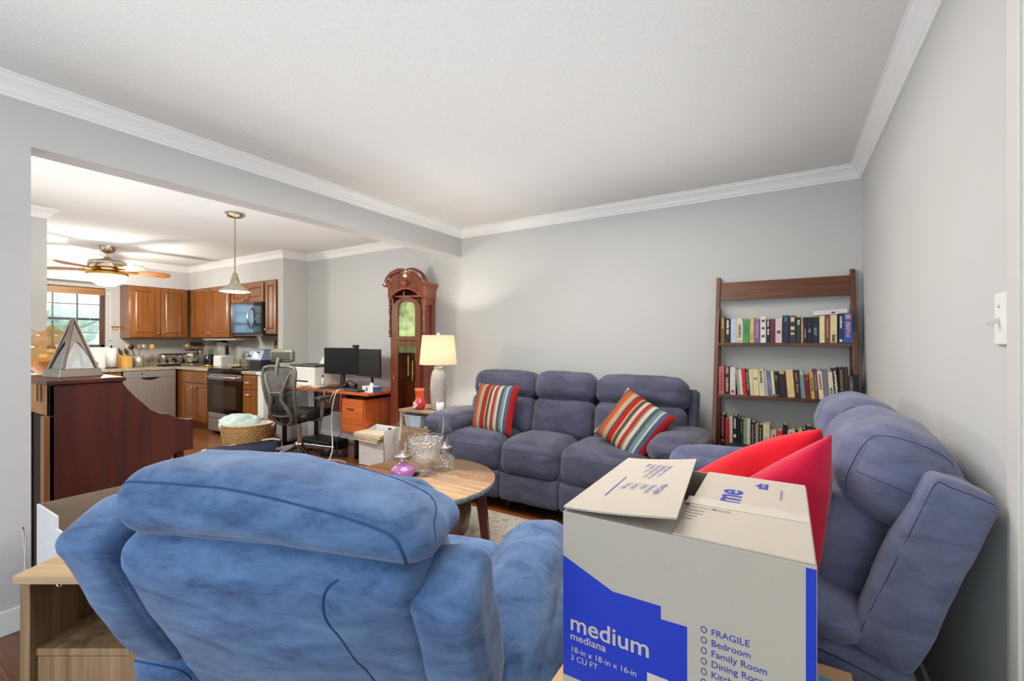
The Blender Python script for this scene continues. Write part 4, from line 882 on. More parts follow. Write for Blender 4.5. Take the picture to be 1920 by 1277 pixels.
def leg(ang):
    a = math.radians(ang); d = Vector((math.cos(a), math.sin(a), 0)); p = Vector((-d.y, d.x, 0))
    t0 = d*0.40; t1 = d*0.445; hh = CTZ-RZ-0.03
    b_ = [t1-d*0.025-p*0.018, t1+d*0.018-p*0.018, t1+d*0.018+p*0.018, t1-d*0.025+p*0.018]
    tt = [t0-d*0.035-p*0.024, t0+d*0.024-p*0.024, t0+d*0.024+p*0.024, t0-d*0.035+p*0.024]
    for q in tt: q.z = hh
    MB().hexa(b_, tt).build('leg', 'tableleg', ct, 0.003)
for ang in (20, 110, 200, 290): leg(ang)
for ang in (20, 110):
    a = math.radians(ang); MB().obox(Matrix.Translation((0, 0, 0.07+(0.0 if ang < 50 else 0.026))) @ Matrix.Rotation(a, 4, 'Z'), 0.84, 0.03, 0.024).build('stretcher', 'tableleg', ct, 0.002)
pf = thing('pouf', 'round brown leather pouf under the coffee table', 'pouf', (-1.93, 2.03, RZ+0.11))
mb = MB(); mb.lathe([(0.001, 0), (0.27, 0), (0.315, 0.03), (0.33, 0.13), (0.315, 0.245), (0.27, 0.275), (0.001, 0.285)], (0, 0, 0), 48, None, False); mb.build('body', 'leather', pf)
mb = MB(); mb.tube([(0.322*math.cos(a), 0.322*math.sin(a), 0.235) for a in [2*PI*k/48 for k in range(48)]], 0.004, 6, True); mb.build('seam', 'leather', pf)
# oil lamps, compote and small items on the coffee table
def oil_lamp(name, label, loc, font, fontprof, zb, chim):
    t = thing(name, label, 'oil lamp', loc, 0, 'glass oil lamps on the coffee table')
    MB().lathe(fontprof, (0, 0, 0), 32).build('font', font, t)
    b_ = MB().lathe([(0.018, zb), (0.022, zb+0.006), (0.022, zb+0.018), (0.016, zb+0.022), (0.026, zb+0.032), (0.030, zb+0.036), (0.028, zb+0.040), (0.012, zb+0.044), (0.010, zb+0.062), (0.004, zb+0.072)], (0, 0, 0), 24).build('burner', 'steel', t)
    mb = MB(); mb.cyl((0.024, 0, zb+0.026), (0.05, 0, zb+0.026), 0.0018, seg=8); mb.lathe([(0.008, 0), (0.008, 0.004)], (0.05, 0, zb+0.026), 12, Matrix.Rotation(PI/2, 3, 'Y')); mb.build('wick_knob', 'brass', b_)
    MB().lathe([(0.046, zb+0.038), (0.048, zb+0.041), (0.030, zb+0.041)], (0, 0, 0), 24, None, False).build('gallery', 'steel', t)
    prof = [(r_, zb+0.042+z_) for r_, z_ in chim]
    MB().lathe(prof, (0, 0, 0), 32, None, False).build('chimney', 'clear', t)
    return t
oil_lamp('oil_lamp', 'oil lamp with violet glass font and tall clear chimney, left of the compote', (-2.035, 2.01, CTZ), 'purple', [(0.001, 0), (0.045, 0), (0.07, 0.012), (0.078, 0.034), (0.07, 0.058), (0.04, 0.078), (0.02, 0.088), (0.018, 0.092)], 0.092,
         [(0.040, 0), (0.046, 0.02), (0.058, 0.075), (0.056, 0.115), (0.040, 0.18), (0.033, 0.225), (0.035, 0.27)])
oil_lamp('oil_lamp', 'clear pressed-glass oil lamp with squat font, right of the compote bowl', (-1.92, 2.275, CTZ), 'cut', [(0.001, 0), (0.055, 0), (0.068, 0.012), (0.071, 0.05), (0.069, 0.068), (0.058, 0.086), (0.032, 0.102), (0.019, 0.108)], 0.108,
         [(0.032, 0), (0.038, 0.02), (0.050, 0.07), (0.047, 0.105), (0.031, 0.155), (0.026, 0.19), (0.029, 0.24)])
cp = thing('compote_bowl', 'footed pressed-glass compote bowl with scalloped rim on the coffee table', 'glass bowl', (-1.955, 2.13, CTZ))
mb = MB(); mb.lathe([(0.001, 0), (0.064, 0), (0.066, 0.008), (0.032, 0.028), (0.022, 0.05), (0.030, 0.066), (0.07, 0.09), (0.094, 0.13), (0.104, 0.18), (0.106, 0.225), (0.101, 0.225), (0.090, 0.135), (0.06, 0.095), (0.001, 0.085)], (0, 0, 0), 48, None, False); mb.build('bowl', 'cut', cp)
mb = MB(); mb.tube([((0.106+0.006*abs(math.sin(6*a)))*math.cos(a), (0.106+0.006*abs(math.sin(6*a)))*math.sin(a), 0.226+0.013*abs(math.sin(6*a))) for a in [2*PI*k/96 for k in range(96)]], 0.0032, 6, True); mb.build('scalloped_rim', 'cut', cp)
mb = MB()
for zz, rr in ((0.10, 0.078), (0.19, 0.1055)): mb.tube([(rr*math.cos(a), rr*math.sin(a), zz) for a in [2*PI*k/40 for k in range(40)]], 0.002, 6, True)
mb.build('bead_band', 'cut', cp)
kf = thing('key_fob', 'small black key fob lying between violet lamp and compote', 'key fob', (-1.99, 2.07, CTZ), 0.6)
mb = MB(); mb.soft((0, 0, 0.012), (0.028, 0.016, 0.011), 0.009, 8); mb.build('body', 'black', kf)
mb = MB(); mb.sphere((-0.03, 0.012, 0.022), 0.014, 10, 8); mb.build('tassel', 'black', kf)
# ------------------------------------------------------------------ longcase clock
ck = thing('grandfather_clock', 'tall cherry-wood longcase clock with arched glazed door against the back wall', 'clock', (-3.46, 3.57, 0), math.radians(15))
# local: x across, -y front, z up; trunk half width 0.20, depth 0.26
W2 = 0.20; D2 = 0.135
mb = MB(); mb.box(-W2-0.02, W2+0.02, -D2-0.015, D2, 0.0, 0.10); mb.box(-W2-0.008, W2+0.008, -D2-0.006, D2, 0.10, 0.34); mb.box(-W2-0.018, W2+0.018, -D2-0.012, D2, 0.34, 0.365)
mb.build('plinth', 'clock', ck, 0.006)
mb = MB(); mb.box(-W2, -W2+0.022, -D2+0.02, D2, 0.365, 1.78); mb.box(W2-0.022, W2, -D2+0.02, D2, 0.365, 1.33); mb.box(W2-0.022, W2, -D2+0.02, D2, 1.68, 1.78)
mb.box(W2-0.022, W2, -D2+0.02, -D2+0.075, 1.33, 1.68); mb.box(W2-0.022, W2, D2-0.07, D2, 1.33, 1.68); mb.box(-W2+0.022, W2-0.022, D2-0.012, D2, 0.365, 1.9)
mb.box(-W2+0.022, W2-0.022, -D2+0.02, D2, 1.76, 1.78); mb.build('case', 'clockside', ck, 0.002)
MB().box(W2-0.026, W2-0.022, -D2+0.07, D2-0.065, 1.32, 1.69).build('side_window', 'clockside', ck)
# front frame with two glazed openings, the upper one arched
def arch(x0, x1, z0, z1, rise, n=14):
    c = (x0+x1)/2; r_ = (x1-x0)/2
    return [(x0, z0), (x1, z0)]+[(c+r_*math.cos(PI*k/n), z1+rise*math.sin(PI*k/n)) for k in range(n+1)]
def ring(outer, inner, y0, y1):
    mb = MB(); n = len(outer); v = [(a, y, b) for y in (y0, y1) for a, b in outer]+[(a, y, b) for y in (y0, y1) for a, b in inner]
    f = []
    for i in range(n):
        j = (i+1) % n; f += [(i, j, 2*n+j, 2*n+i), (n+i, 3*n+i, 3*n+j, n+j), (i, n+i, n+j, j), (2*n+i, 2*n+j, 3*n+j, 3*n+i)]
    mb.add(v, f); return mb
y0, y1 = -D2-0.006, -D2+0.02
o = arch(-0.165, 0.165, 1.30, 1.64, 0.12); i_ = arch(-0.10, 0.10, 1.345, 1.64, 0.085)
dr = ring(o, i_, y0, y1).build('hood_door', 'clock', ck, 0.003)
mb = MB(); mb.prism(i_, lambda u, v_, t: (u, t, v_), y0+0.012, y0+0.015); mb.build('glass_pane', 'clockglass', dr)
dl = ring([(-0.165, 0.375), (0.165, 0.375), (0.165, 1.28), (-0.165, 1.28)], [(-0.105, 0.44), (0.105, 0.44), (0.105, 1.235), (-0.105, 1.235)], y0, y1).build('trunk_door', 'clock', ck, 0.003)
MB().box(-0.105, 0.105, y0+0.012, y0+0.015, 0.44, 1.235).build('glass_pane', 'pane', dl)
mb = MB(); mb.cyl((-0.145, y0-0.004, 0.86), (-0.145, y0-0.004, 0.94), 0.006); mb.sphere((-0.145, y0-0.006, 0.90), 0.011); mb.build('door_key', 'brass', dl)
mb = MB(); mb.box(-W2+0.0, -0.165, y1-0.008, y1+0.006, 0.365, 1.78); mb.box(0.165, W2, y1-0.008, y1+0.006, 0.365, 1.78); mb.box(-0.165, 0.165, y1-0.008, y1+0.006, 1.275, 1.305); mb.build('front_stiles', 'clock', ck, 0.002)
# dial, weights and pendulum behind the glass
dl_ = MB().box(-0.12, 0.12, -D2+0.075, -D2+0.08, 1.34, 1.75).build('dial_plate', 'brass', ck)
mb = MB(); mb.lathe([(0.095, 0), (0.095, 0.004)], (0, -D2+0.075, 1.50), 32, Matrix.Rotation(PI/2, 3, 'X')); mb.build('dial', 'cream', dl_)
mb = MB(); mb.cyl((0, -D2+0.066, 1.50), (0.03, -D2+0.066, 1.545), 0.003); mb.cyl((0, -D2+0.066, 1.50), (-0.055, -D2+0.066, 1.52), 0.0025); mb.build('hands', 'black', dl_)
for x in (-0.055, 0.0, 0.055):
    mb = MB(); mb.cyl((x, 0.0, 0.86+abs(x)), (x, 0.0, 1.08+abs(x)), 0.02); wgt = mb.build('weight', 'brass', ck)
    mb = MB(); mb.cyl((x, 0.0, 1.08+abs(x)), (x, 0.0, 1.76), 0.002, seg=6); mb.build('chain', 'brass', wgt)
mb = MB(); mb.cyl((0, 0.05, 0.55), (0, 0.05, 1.76), 0.006); pend = mb.build('pendulum', 'brass', ck)
mb = MB(); mb.lathe([(0.07, 0), (0.075, 0.008), (0.06, 0.014)], (0, 0.05, 0.55), 28, Matrix.Rotation(PI/2, 3, 'X')); mb.build('bob', 'brass', pend)
# turned quarter columns
for sx in (-1, 1):
    mb = MB(); P = [(0.012, 0), (0.016, 0.02), (0.009, 0.035), (0.017, 0.055), (0.017, 0.07), (0.009, 0.085), (0.010, 0.10), (0.012, 0.22), (0.010, 0.25), (0.016, 0.27), (0.009, 0.285), (0.018, 0.31), (0.018, 0.335), (0.009, 0.355), (0.015, 0.375), (0.015, 0.40), (0.010, 0.41)]
    mb.lathe([(r_, z_) for r_, z_ in P], (sx*(W2+0.006), -D2+0.008, 1.335), 16); mb.build('turned_column', 'clock', ck)
# hood cornice: frieze with arched cut-out, side cornices and swan-neck pediment
mb = MB(); n = 20
def hoodz(x):   # outer swan-neck profile above the frieze
    t = abs(x)/0.235; return 1.865+0.19*math.cos(min(1, t)*PI/2)**0.62 if t < 1 else 1.865
fr = [(-W2-0.012, 1.755)]+[(-0.165+0.33*k/n, 1.755+0.04*0+0.10*max(0, math.sin(PI*k/n))**0.8) for k in range(n+1)]+[(W2+0.012, 1.755)]
tp = [(W2+0.012, 1.865)]+[(0.2*math.cos(PI*k/24), 1.865+0.155*math.sin(PI*k/24)**0.75) for k in range(25)]+[(-W2-0.012, 1.865)]
mb.prism(fr+tp, lambda u, v_, t: (u, t, v_), -D2-0.022, -D2+0.012); mb.build('frieze', 'clock', ck, 0.002)
arcp = [(-0.2+0.4*k/n, 1.745+0.10*max(0, math.sin(PI*k/n))**0.9) for k in range(n+1)]
MB().tube([(a, -D2-0.022, b+0.006) for a, b in arcp], 0.011, 8).build('arch_moulding', 'clockside', ck)
mb = MB(); mb.box(W2-0.006, W2+0.014, -D2-0.02, D2+0.01, 1.755, 1.865); mb.box(-W2-0.014, -W2+0.006, -D2-0.02, D2+0.01, 1.755, 1.865)
for sx in (-1, 1):
    for k, (e, z0, z1) in enumerate(((0.022, 1.855, 1.872), (0.034, 1.872, 1.893), (0.048, 1.893, 1.912))): mb.box(sx*(W2-0.02), sx*(W2+e), -D2-0.01-e*0.6, D2+0.012, z0, z1)
mb.box(-W2, W2, -D2, D2, 1.895, 1.905)
mb.build('cornice', 'clockside', ck, 0.003)
for sx in (-1, 1):
    pts = []
    for k in range(15):
        t = k/14; ang = t*PI*0.5
        ang = t*PI*0.488; x = sx*(0.228*math.cos(ang)**0.9); z = 1.895+0.150*math.sin(ang)**0.95
        pts.append((x, -D2-0.025, z))
    pts = [(sx*0.272, -D2-0.025, 1.898), (sx*0.252, -D2-0.025, 1.886)]+pts
    MB().tube(pts, [0.010, 0.018, 0.024]+[0.028]*10+[0.028, 0.026, 0.020, 0.012], 10).build('swan_neck', 'clock', ck)
mb = MB(); mb.lathe([(0.001, 0), (0.03, 0.0), (0.032, 0.03), (0.024, 0.055), (0.001, 0.06)], (0, -D2-0.028, 1.905), 20, Matrix.Rotation(PI/2, 3, 'X'), False); mb.build('rosette', 'clockside', ck)
mb = MB(); mb.lathe([(0.008, 0), (0.022, 0.008), (0.024, 0.022), (0.012, 0.036), (0.003, 0.05)], (0, -D2-0.03, 1.965), 16); mb.build('finial', 'cream', ck)

# ------------------------------------------------------------------ lamp table left of the sofa and what stands on it
lt = thing('lamp_table', 'rustic grey-brown side table under the lamp, left of the sofa', 'side table', (-2.875, 3.245, 0))
LZ = 0.65
mb = MB(); mb.box(-0.265, 0.235, -0.20, 0.20, LZ-0.022, LZ); mb.build('top', 'rustoak', lt, 0.003)
for x in (-0.235, 0.205):
    for y in (-0.175, 0.175): MB().box(x-0.02, x+0.02, y-0.02, y+0.02, 0, LZ-0.022).build('leg', 'rustoak', lt, 0.002)
MB().box(-0.25, 0.22, -0.19, 0.19, 0.47, 0.49).build('shelf', 'rustoak', lt, 0.002)
MB().box(-0.25, 0.22, -0.19, 0.19, 0.0, 0.47).build('drawer_case', 'rustoak', lt, 0.002)
mb = MB(); mb.box(-0.22, 0.19, -0.197, -0.188, 0.30, 0.45); dd = mb.build('drawer', 'rustoak', lt, 0.002); MB().cyl((-0.015, -0.21, 0.375), (-0.015, -0.195, 0.375), 0.012).build('knob', 'black', dd)
def herringbone():
    m, t, b = newmat('herringbone_ceramic'); N = t.nodes.new; L = t.links.new; setin(b, 'Roughness', 0.45)
    tc = N('ShaderNodeTexCoord'); sp = N('ShaderNodeSeparateXYZ'); L(tc.outputs['Object'], sp.inputs[0])
    at = N('ShaderNodeMath'); at.operation = 'ARCTAN2'; L(sp.outputs[1], at.inputs[0]); L(sp.outputs[0], at.inputs[1])
    pp = N('ShaderNodeMath'); pp.operation = 'PINGPONG'; pp.inputs[1].default_value = PI/6; L(at.outputs[0], pp.inputs[0])
    mu = N('ShaderNodeMath'); mu.operation = 'MULTIPLY'; mu.inputs[1].default_value = 0.075; L(pp.outputs[0], mu.inputs[0])
    ad = N('ShaderNodeMath'); ad.operation = 'ADD'; L(sp.outputs[2], ad.inputs[0]); L(mu.outputs[0], ad.inputs[1])
    sc = N('ShaderNodeMath'); sc.operation = 'MULTIPLY'; sc.inputs[1].default_value = 2*PI/0.021; L(ad.outputs[0], sc.inputs[0])
    sn = N('ShaderNodeMath'); sn.operation = 'SINE'; L(sc.outputs[0], sn.inputs[0])
    rp = N('ShaderNodeValToRGB'); e = rp.color_ramp.elements; e[0].position = 0.42; e[0].color = srgb(98, 92, 86); e[1].position = 0.55; e[1].color = srgb(224, 220, 212)
    m2 = N('ShaderNodeMath'); m2.operation = 'MULTIPLY_ADD'; m2.inputs[1].default_value = 0.5; m2.inputs[2].default_value = 0.5; L(sn.outputs[0], m2.inputs[0]); L(m2.outputs[0], rp.inputs[0])
    L(rp.outputs[0], b.inputs['Base Color'])
    bp = N('ShaderNodeBump'); bp.inputs['Strength'].default_value = 0.5; bp.inputs['Distance'].default_value = 0.006; L(m2.outputs[0], bp.inputs['Height']); L(bp.outputs[0], b.inputs['Normal'])
    return m
M['herring'] = herringbone()
def shade_mat():
    m = bpy.data.materials.new('cream_linen_shade'); m.use_nodes = True; t = m.node_tree; b = t.nodes['Principled BSDF']; setin(b, 'Base Color', srgb(240, 232, 212)); setin(b, 'Roughness', 0.9)
    tl = t.nodes.new('ShaderNodeBsdfTranslucent'); tl.inputs[0].default_value = srgb(252, 242, 220); mx = t.nodes.new('ShaderNodeMixShader'); mx.inputs[0].default_value = 0.55
    o = t.nodes['Material Output']; t.links.new(b.outputs[0], mx.inputs[1]); t.links.new(tl.outputs[0], mx.inputs[2]); t.links.new(mx.outputs[0], o.inputs[0]); return m
M['shade'] = shade_mat()
tl = thing('table_lamp', 'lit table lamp with herringbone ceramic body and cream drum shade', 'lamp', (-2.81, 3.235, LZ))
MB().lathe([(0.001, 0), (0.062, 0), (0.066, 0.01), (0.074, 0.10), (0.077, 0.20), (0.072, 0.29), (0.058, 0.35), (0.045, 0.372), (0.04, 0.39), (0.043, 0.40), (0.001, 0.402)], (0, 0, 0), 40, None, False).build('lamp_body', 'herring', tl)
nk = MB().lathe([(0.012, 0.40), (0.012, 0.44), (0.018, 0.445), (0.018, 0.49)], (0, 0, 0), 16).build('socket', 'brass', tl)
mb = MB(); mb.sphere((0, 0, 0.53), 0.03, 16, 10, 1, 1, 1.3); mb.build('bulb', 'bulb', tl)
sp = [(0.176, 0.425), (0.150, 0.70)]
MB().lathe(sp+[(r_-0.002, z_) for r_, z_ in reversed(sp)], (0, 0, 0), 56, None, False).build('lamp_shade', 'shade', tl)
mb = MB(); mb.tube([(0.10*math.cos(a), 0.0, 0.56+0.12*math.sin(a)) for a in [PI*k/16 for k in range(17)]]+[(-0.10, 0, 0.55), (-0.02, 0, 0.445)], 0.002, 6); mb.tube([(0.149*c_, 0, 0.688) for c_ in (-1, 1)], 0.002, 6); mb.build('harp', 'brass', tl)
mb = MB(); mb.cyl((0, 0, 0.68), (0, 0, 0.70), 0.004); mb.sphere((0, 0, 0.713), 0.013); mb.build('finial', 'white', tl)
point('table_lamp_light', (-2.81, 3.235, LZ+0.56), 30, (1.0, 0.90, 0.76), 0.04)
M['redwax'] = mat('red_candle_wax', srgb(178, 44, 52), 0.25, var=0.08, coat=0.4, spec=0.6)
M['orangeglass'] = mat('orange_glass_vase', srgb(214, 84, 36), 0.15, var=0.08, coat=0.5)
cj = thing('candle_jar', 'round red jar candle with pale label, in front of the lamp', 'candle', (-2.945, 3.125, LZ))
MB().lathe([(0.001, 0), (0.03, 0), (0.05, 0.014), (0.060, 0.045), (0.052, 0.08), (0.04, 0.098), (0.038, 0.104)], (0, 0, 0), 32).build('jar', 'redwax', cj)
MB().lathe([(0.038, 0.104), (0.036, 0.125), (0.040, 0.17), (0.048, 0.196), (0.046, 0.196), (0.036, 0.16), (0.001, 0.13)], (0, 0, 0), 32, None, False).build('flared_neck', 'orangeglass', cj)
mb = MB(); n = 12
v = []; f = []
for k in range(n+1):
    a = math.radians(-150+82*k/n)
    hz_ = 0.028*math.sqrt(max(0.05, 1-((k-n/2)/(n/2))**2))
    for s_ in (-1, 1):
        z = 0.048+s_*hz_; rr = 0.0608-0.10*abs(z-0.046)**1.25*3; v.append(((rr+0.0012)*math.cos(a), (rr+0.0012)*math.sin(a), z))
for k in range(n): f.append((2*k, 2*k+2, 2*k+3, 2*k+1))
mb.add(v, f); mb.build('label', 'cream', cj)
wc = thing('votive_candle', 'small white votive candle cup to the right of the lamp base', 'candle', (-2.735, 3.175, LZ)); MB().lathe([(0.001, 0), (0.03, 0), (0.036, 0.01), (0.037, 0.075), (0.033, 0.075), (0.031, 0.055), (0.001, 0.053)], (0, 0, 0), 28, None, False).build('cup', 'white', wc)
mb = MB(); mb.cyl((0, 0, 0.05), (0, 0, 0.064), 0.0015, seg=6); mb.build('wick', 'black', wc)
tb = thing('magazine', 'dark thin magazine sticking out over the lamp table edge beside the sofa', 'magazine', (-2.68, 3.36, LZ), 0.25); MB().box(-0.05, 0.13, -0.06, 0.07, 0.0, 0.006).build('pages', 'rustoak', tb); MB().box(-0.05, 0.13, -0.06, 0.07, 0.006, 0.012).build('cover', 'leather', tb)
pb = thing('plastic_bin', 'translucent pale blue plastic bin on the lamp table shelf', 'bin', (-2.99, 3.16, 0.49))
M['pbin'] = mat('pale_blue_plastic', srgb(178, 190, 206), 0.35, var=0.04)
mb = MB(); mb.hexa([(-0.08, -0.09, 0), (0.10, -0.09, 0), (0.10, 0.09, 0), (-0.08, 0.09, 0)], [(-0.09, -0.10, 0.10), (0.12, -0.10, 0.10), (0.12, 0.10, 0.10), (-0.09, 0.10, 0.10)]); mb.build('bin_body', 'pbin', pb, 0.006)
MB().box(-0.096, 0.126, -0.105, 0.105, 0.098, 0.108).build('rim', 'pbin', pb, 0.003)
mg = thing('paper_stack', 'loose papers spread on the lamp table shelf beside the bin', 'papers', (-2.77, 3.13, 0.49), 0.2)
for k in range(4): MB().obox(Matrix.Translation((0.0, 0, 0.003+0.004*k)) @ Matrix.Rotation(0.13*k-0.2, 4, 'Z'), 0.15, 0.11, 0.003).build('sheet', 'white' if k % 2 else 'cream', mg)
# carton of folders in front of the clock
fb = thing('folder_box', 'white open carton holding files, on the floor left of the lamp table', 'box', (-3.64, 3.27, 0))
T = 0.006; a_, b_ = 0.19, 0.12
mb = MB(); mb.box(-a_, a_, -b_, -b_+T, 0, 0.26); mb.box(-a_, a_, b_-T, b_, 0, 0.385); mb.hexa([(-a_, -b_, 0), (-a_+T, -b_, 0), (-a_+T, b_, 0), (-a_, b_, 0)], [(-a_, -b_, 0.31), (-a_+T, -b_, 0.31), (-a_+T, b_, 0.385), (-a_, b_, 0.385)]); mb.box(a_-T, a_, -b_, b_, 0, 0.385); mb.box(-a_, a_, -b_, b_, 0, 0.006); mb.build('box_body', 'cardwhite', fb, 0.001)
M['manila'] = mat('manila_card', srgb(222, 202, 160), 0.7, var=0.04)
for k, (c, nm) in enumerate((('manila', 'tan folder at the bottom of the pile on the white carton'), ('cardbrown', 'brown folder in the middle of the pile on the white carton'), ('manila', 'thick tan folder of papers in the pile on the white carton'), ('cream', 'cream folder topping the pile on the white carton'))):
    fo = thing('file_folder', nm, 'folder', (-3.655+0.008*k, 3.235, 0.262+0.021*k), 0.04*(k-1.5), 'folders on the white carton')
    MB().box(-0.22, 0.17, -0.13, 0.06, 0, 0.002).box(-0.22, 0.17, -0.13, 0.06, 0.017, 0.019).build('cover', c, fo); MB().box(-0.21, 0.16, -0.126, 0.055, 0.002, 0.017).build('papers', 'cream', fo)

# ------------------------------------------------------------------ desk
dk = thing('desk', 'orange-brown wooden desk on black metal legs against the back wall', 'desk', (-4.65, 3.42, 0))
DZ = 0.74
mb = MB(); mb.box(-0.75, 0.90, -0.22, 0.31, DZ-0.03, DZ); mb.build('top', 'desk', dk, 0.003)
for sx, x in ((-1, -0.66), (1, 0.62)):
    lg = MB().box(x-0.02, x+0.02, -0.15 if sx > 0 else -0.2, -0.11 if sx > 0 else -0.16, 0, 0.27 if sx > 0 else DZ-0.05).build('leg', 'black', dk, 0.002)
    MB().box(x-0.02, x+0.02, 0.24, 0.28, 0, 0.27 if sx > 0 else DZ-0.05).build('leg', 'black', dk, 0.002)
    MB().box(x-0.02, x+0.02, -0.15 if sx > 0 else -0.2, 0.28, 0.0, 0.035).build('foot_rail', 'black', dk, 0.002)
    for xo in ((0,) if sx < 0 else (-0.16, 0.11)): MB().box(x+xo-0.015, x+xo+0.015, -0.14 if sx > 0 else -0.2, 0.28, 0.655 if sx > 0 else DZ-0.075, DZ-0.03).build('spacer', 'black', dk, 0.002)
MB().box(-0.66, 0.40, 0.25, 0.27, 0.40, 0.64).build('modesty_panel', 'leather', dk)
pd = MB().box(0.405, 0.78, -0.155, 0.28, 0.27, 0.655).build('pedestal', 'deskz', dk, 0.003)
dw = MB().box(0.42, 0.765, -0.172, -0.155, 0.285, 0.645).build('drawer_front', 'desk', pd, 0.002)
dk_h = MB(); dk_h.box(0.52, 0.63, -0.192, -0.186, 0.545, 0.553); dk_h.box(0.53, 0.536, -0.19, -0.17, 0.545, 0.553); dk_h.box(0.614, 0.62, -0.19, -0.17, 0.545, 0.553); dk_h.build('handle', 'black', pd)
# monitors on arms
def monitor(label, c, yaw, tilt=0.0):
    m = thing('monitor', label, 'monitor', (c[0], c[1], DZ), yaw, 'twin monitors on the desk')
    z0 = c[2]-DZ
    MB().box(-0.27, 0.27, -0.012, 0.006, z0-0.158, z0+0.158).build('screen_housing', 'black', m, 0.003)
    MB().box(-0.264, 0.264, -0.0135, -0.012, z0-0.150, z0+0.153).build('screen', 'screen', m)
    mb = MB(); mb.box(-0.05, 0.05, 0.006, 0.03, z0-0.05, z0+0.05); mb.cyl((0, 0.045, 0.012), (0, 0.045, z0+0.05), 0.016); mb.box(-0.02, 0.02, 0.03, 0.05, z0-0.02, z0+0.02); mb.build('stand', 'black', m)
    mb = MB(); mb.box(-0.09, 0.09, -0.03, 0.12, 0.0, 0.012); mb.build('stand_base', 'black', m, 0.004)
    return m
monitor('black monitor on the desk, left one of the angled pair', (-4.53, 3.47, 1.055), math.radians(6))
monitor('dark grey monitor on the desk, right one of the angled pair', (-4.04, 3.46, 1.045), math.radians(-12))
wc_ = thing('webcam', 'small black webcam clipped on top between the two monitors', 'webcam', (-4.27, 3.475, 1.213))
mb = MB(); mb.box(-0.045, 0.045, -0.018, 0.012, 0.008, 0.036); mb.build('camera_body', 'black', wc_, 0.005); MB().box(-0.02, 0.02, -0.022, 0.018, 0.0, 0.008).build('clip', 'black', wc_); MB().cyl((0, -0.02, 0.022), (0, -0.017, 0.022), 0.009).build('camera_lens', 'blackglass', wc_)
# printer at the left end
pr = thing('printer', 'white printer with black lid line at the left end of the desk', 'printer', (-5.10, 3.50, DZ))
MB().box(-0.26, 0.26, -0.17, 0.2, 0.0, 0.235).build('printer_body', 'white', pr, 0.012)
MB().box(-0.262, 0.262, -0.172, 0.2, 0.235, 0.262).build('lid', 'dkgrey', pr, 0.006)
MB().box(-0.17, 0.13, -0.173, -0.165, 0.05, 0.068).build('paper_slot', 'black', pr)
mb = MB(); mb.hexa([(-0.04, 0.10, 0.262), (0.24, 0.10, 0.262), (0.24, 0.112, 0.262), (-0.04, 0.112, 0.262)], [(-0.0, 0.14, 0.36), (0.26, 0.14, 0.36), (0.26, 0.15, 0.36), (-0.0, 0.15, 0.36)]); mb.build('paper_tray', 'cardwhite', pr)
# desk clutter
def sheets(label, x, y, n, w_, d_, mats, rz=0.0, name='paper_stack', cat='papers'):
    t = thing(name, label, cat, (x, y, DZ), rz)
    for k in range(n): MB().obox(Matrix.Translation((0.006*(k % 3-1), 0.004*(k % 2), 0.004+0.006*k)) @ Matrix.Rotation(0.12*((k*7) % 5-2), 4, 'Z'), w_, d_, 0.005).build('sheet', mats[k % len(mats)], t)
    return t
sheets('pile of white papers on the desk in front of the printer', -5.03, 3.27, 4, 0.26, 0.13, ['white', 'cream'])
sheets('sheaf of papers near the desk front, left of the monitors', -4.73, 3.29, 3, 0.18, 0.13, ['cream', 'white'])
kb = thing('keyboard', 'dark keyboard lying on the desk below the monitors', 'keyboard', (-4.42, 3.30, DZ), -0.05); MB().box(-0.2, 0.2, -0.06, 0.06, 0, 0.016).build('keyboard_body', 'dkgrey', kb, 0.003)
mb = MB()
for i in range(4):
    for j in range(14): mb.box(-0.19+j*0.0272, -0.19+j*0.0272+0.022, -0.05+i*0.026, -0.05+i*0.026+0.02, 0.016, 0.02)
kk = mb.build('keys', 'black', kb); kk['kind'] = 'stuff'
pn = thing('spray_bottle', 'small white bottle with dark cap standing on the desk by the printer', 'bottle', (-4.78, 3.40, DZ)); MB().lathe([(0.001, 0), (0.016, 0), (0.017, 0.09), (0.008, 0.105), (0.008, 0.115)], (0, 0, 0), 18).build('bottle_body', 'white', pn); MB().lathe([(0.009, 0.115), (0.009, 0.14), (0.005, 0.148)], (0, 0, 0), 14).build('cap', 'black', pn)
lp = thing('laptop', 'closed black laptop on the desk under the right monitor', 'laptop', (-4.08, 3.32, DZ), -0.08); MB().box(-0.17, 0.15, -0.09, 0.10, 0, 0.012).build('base', 'black', lp, 0.004); MB().box(-0.17, 0.15, -0.09, 0.10, 0.013, 0.021).build('lid', 'dkgrey', lp, 0.004)
hp = thing('headphones', 'black headphones resting on the closed laptop', 'headphones', (-4.17, 3.31, DZ+0.021)); mb = MB(); mb.tube([(0.075*math.cos(a), 0.0, 0.012+0.075*math.sin(a)) for a in [PI*k/14 for k in range(15)]], 0.007, 8); mb.build('headband', 'black', hp)
for sx in (-1, 1): MB().lathe([(0.001, 0), (0.028, 0), (0.032, 0.012), (0.026, 0.026), (0.001, 0.028)], (sx*0.075-sx*0.0, 0, 0.034), 18, Matrix.Rotation(PI/2, 3, 'Y'), False).build('ear_cup', 'black', hp)
tx = thing('tissue_box', 'blue and white tissue box at the right end of the desk', 'tissue box', (-3.865, 3.36, DZ), -0.15)
MB().box(-0.11, 0.10, -0.055, 0.055, 0, 0.06).build('carton', 'white', tx, 0.002); M['tissblue'] = mat('tissue_blue', srgb(72, 108, 170), 0.6, var=0.08)
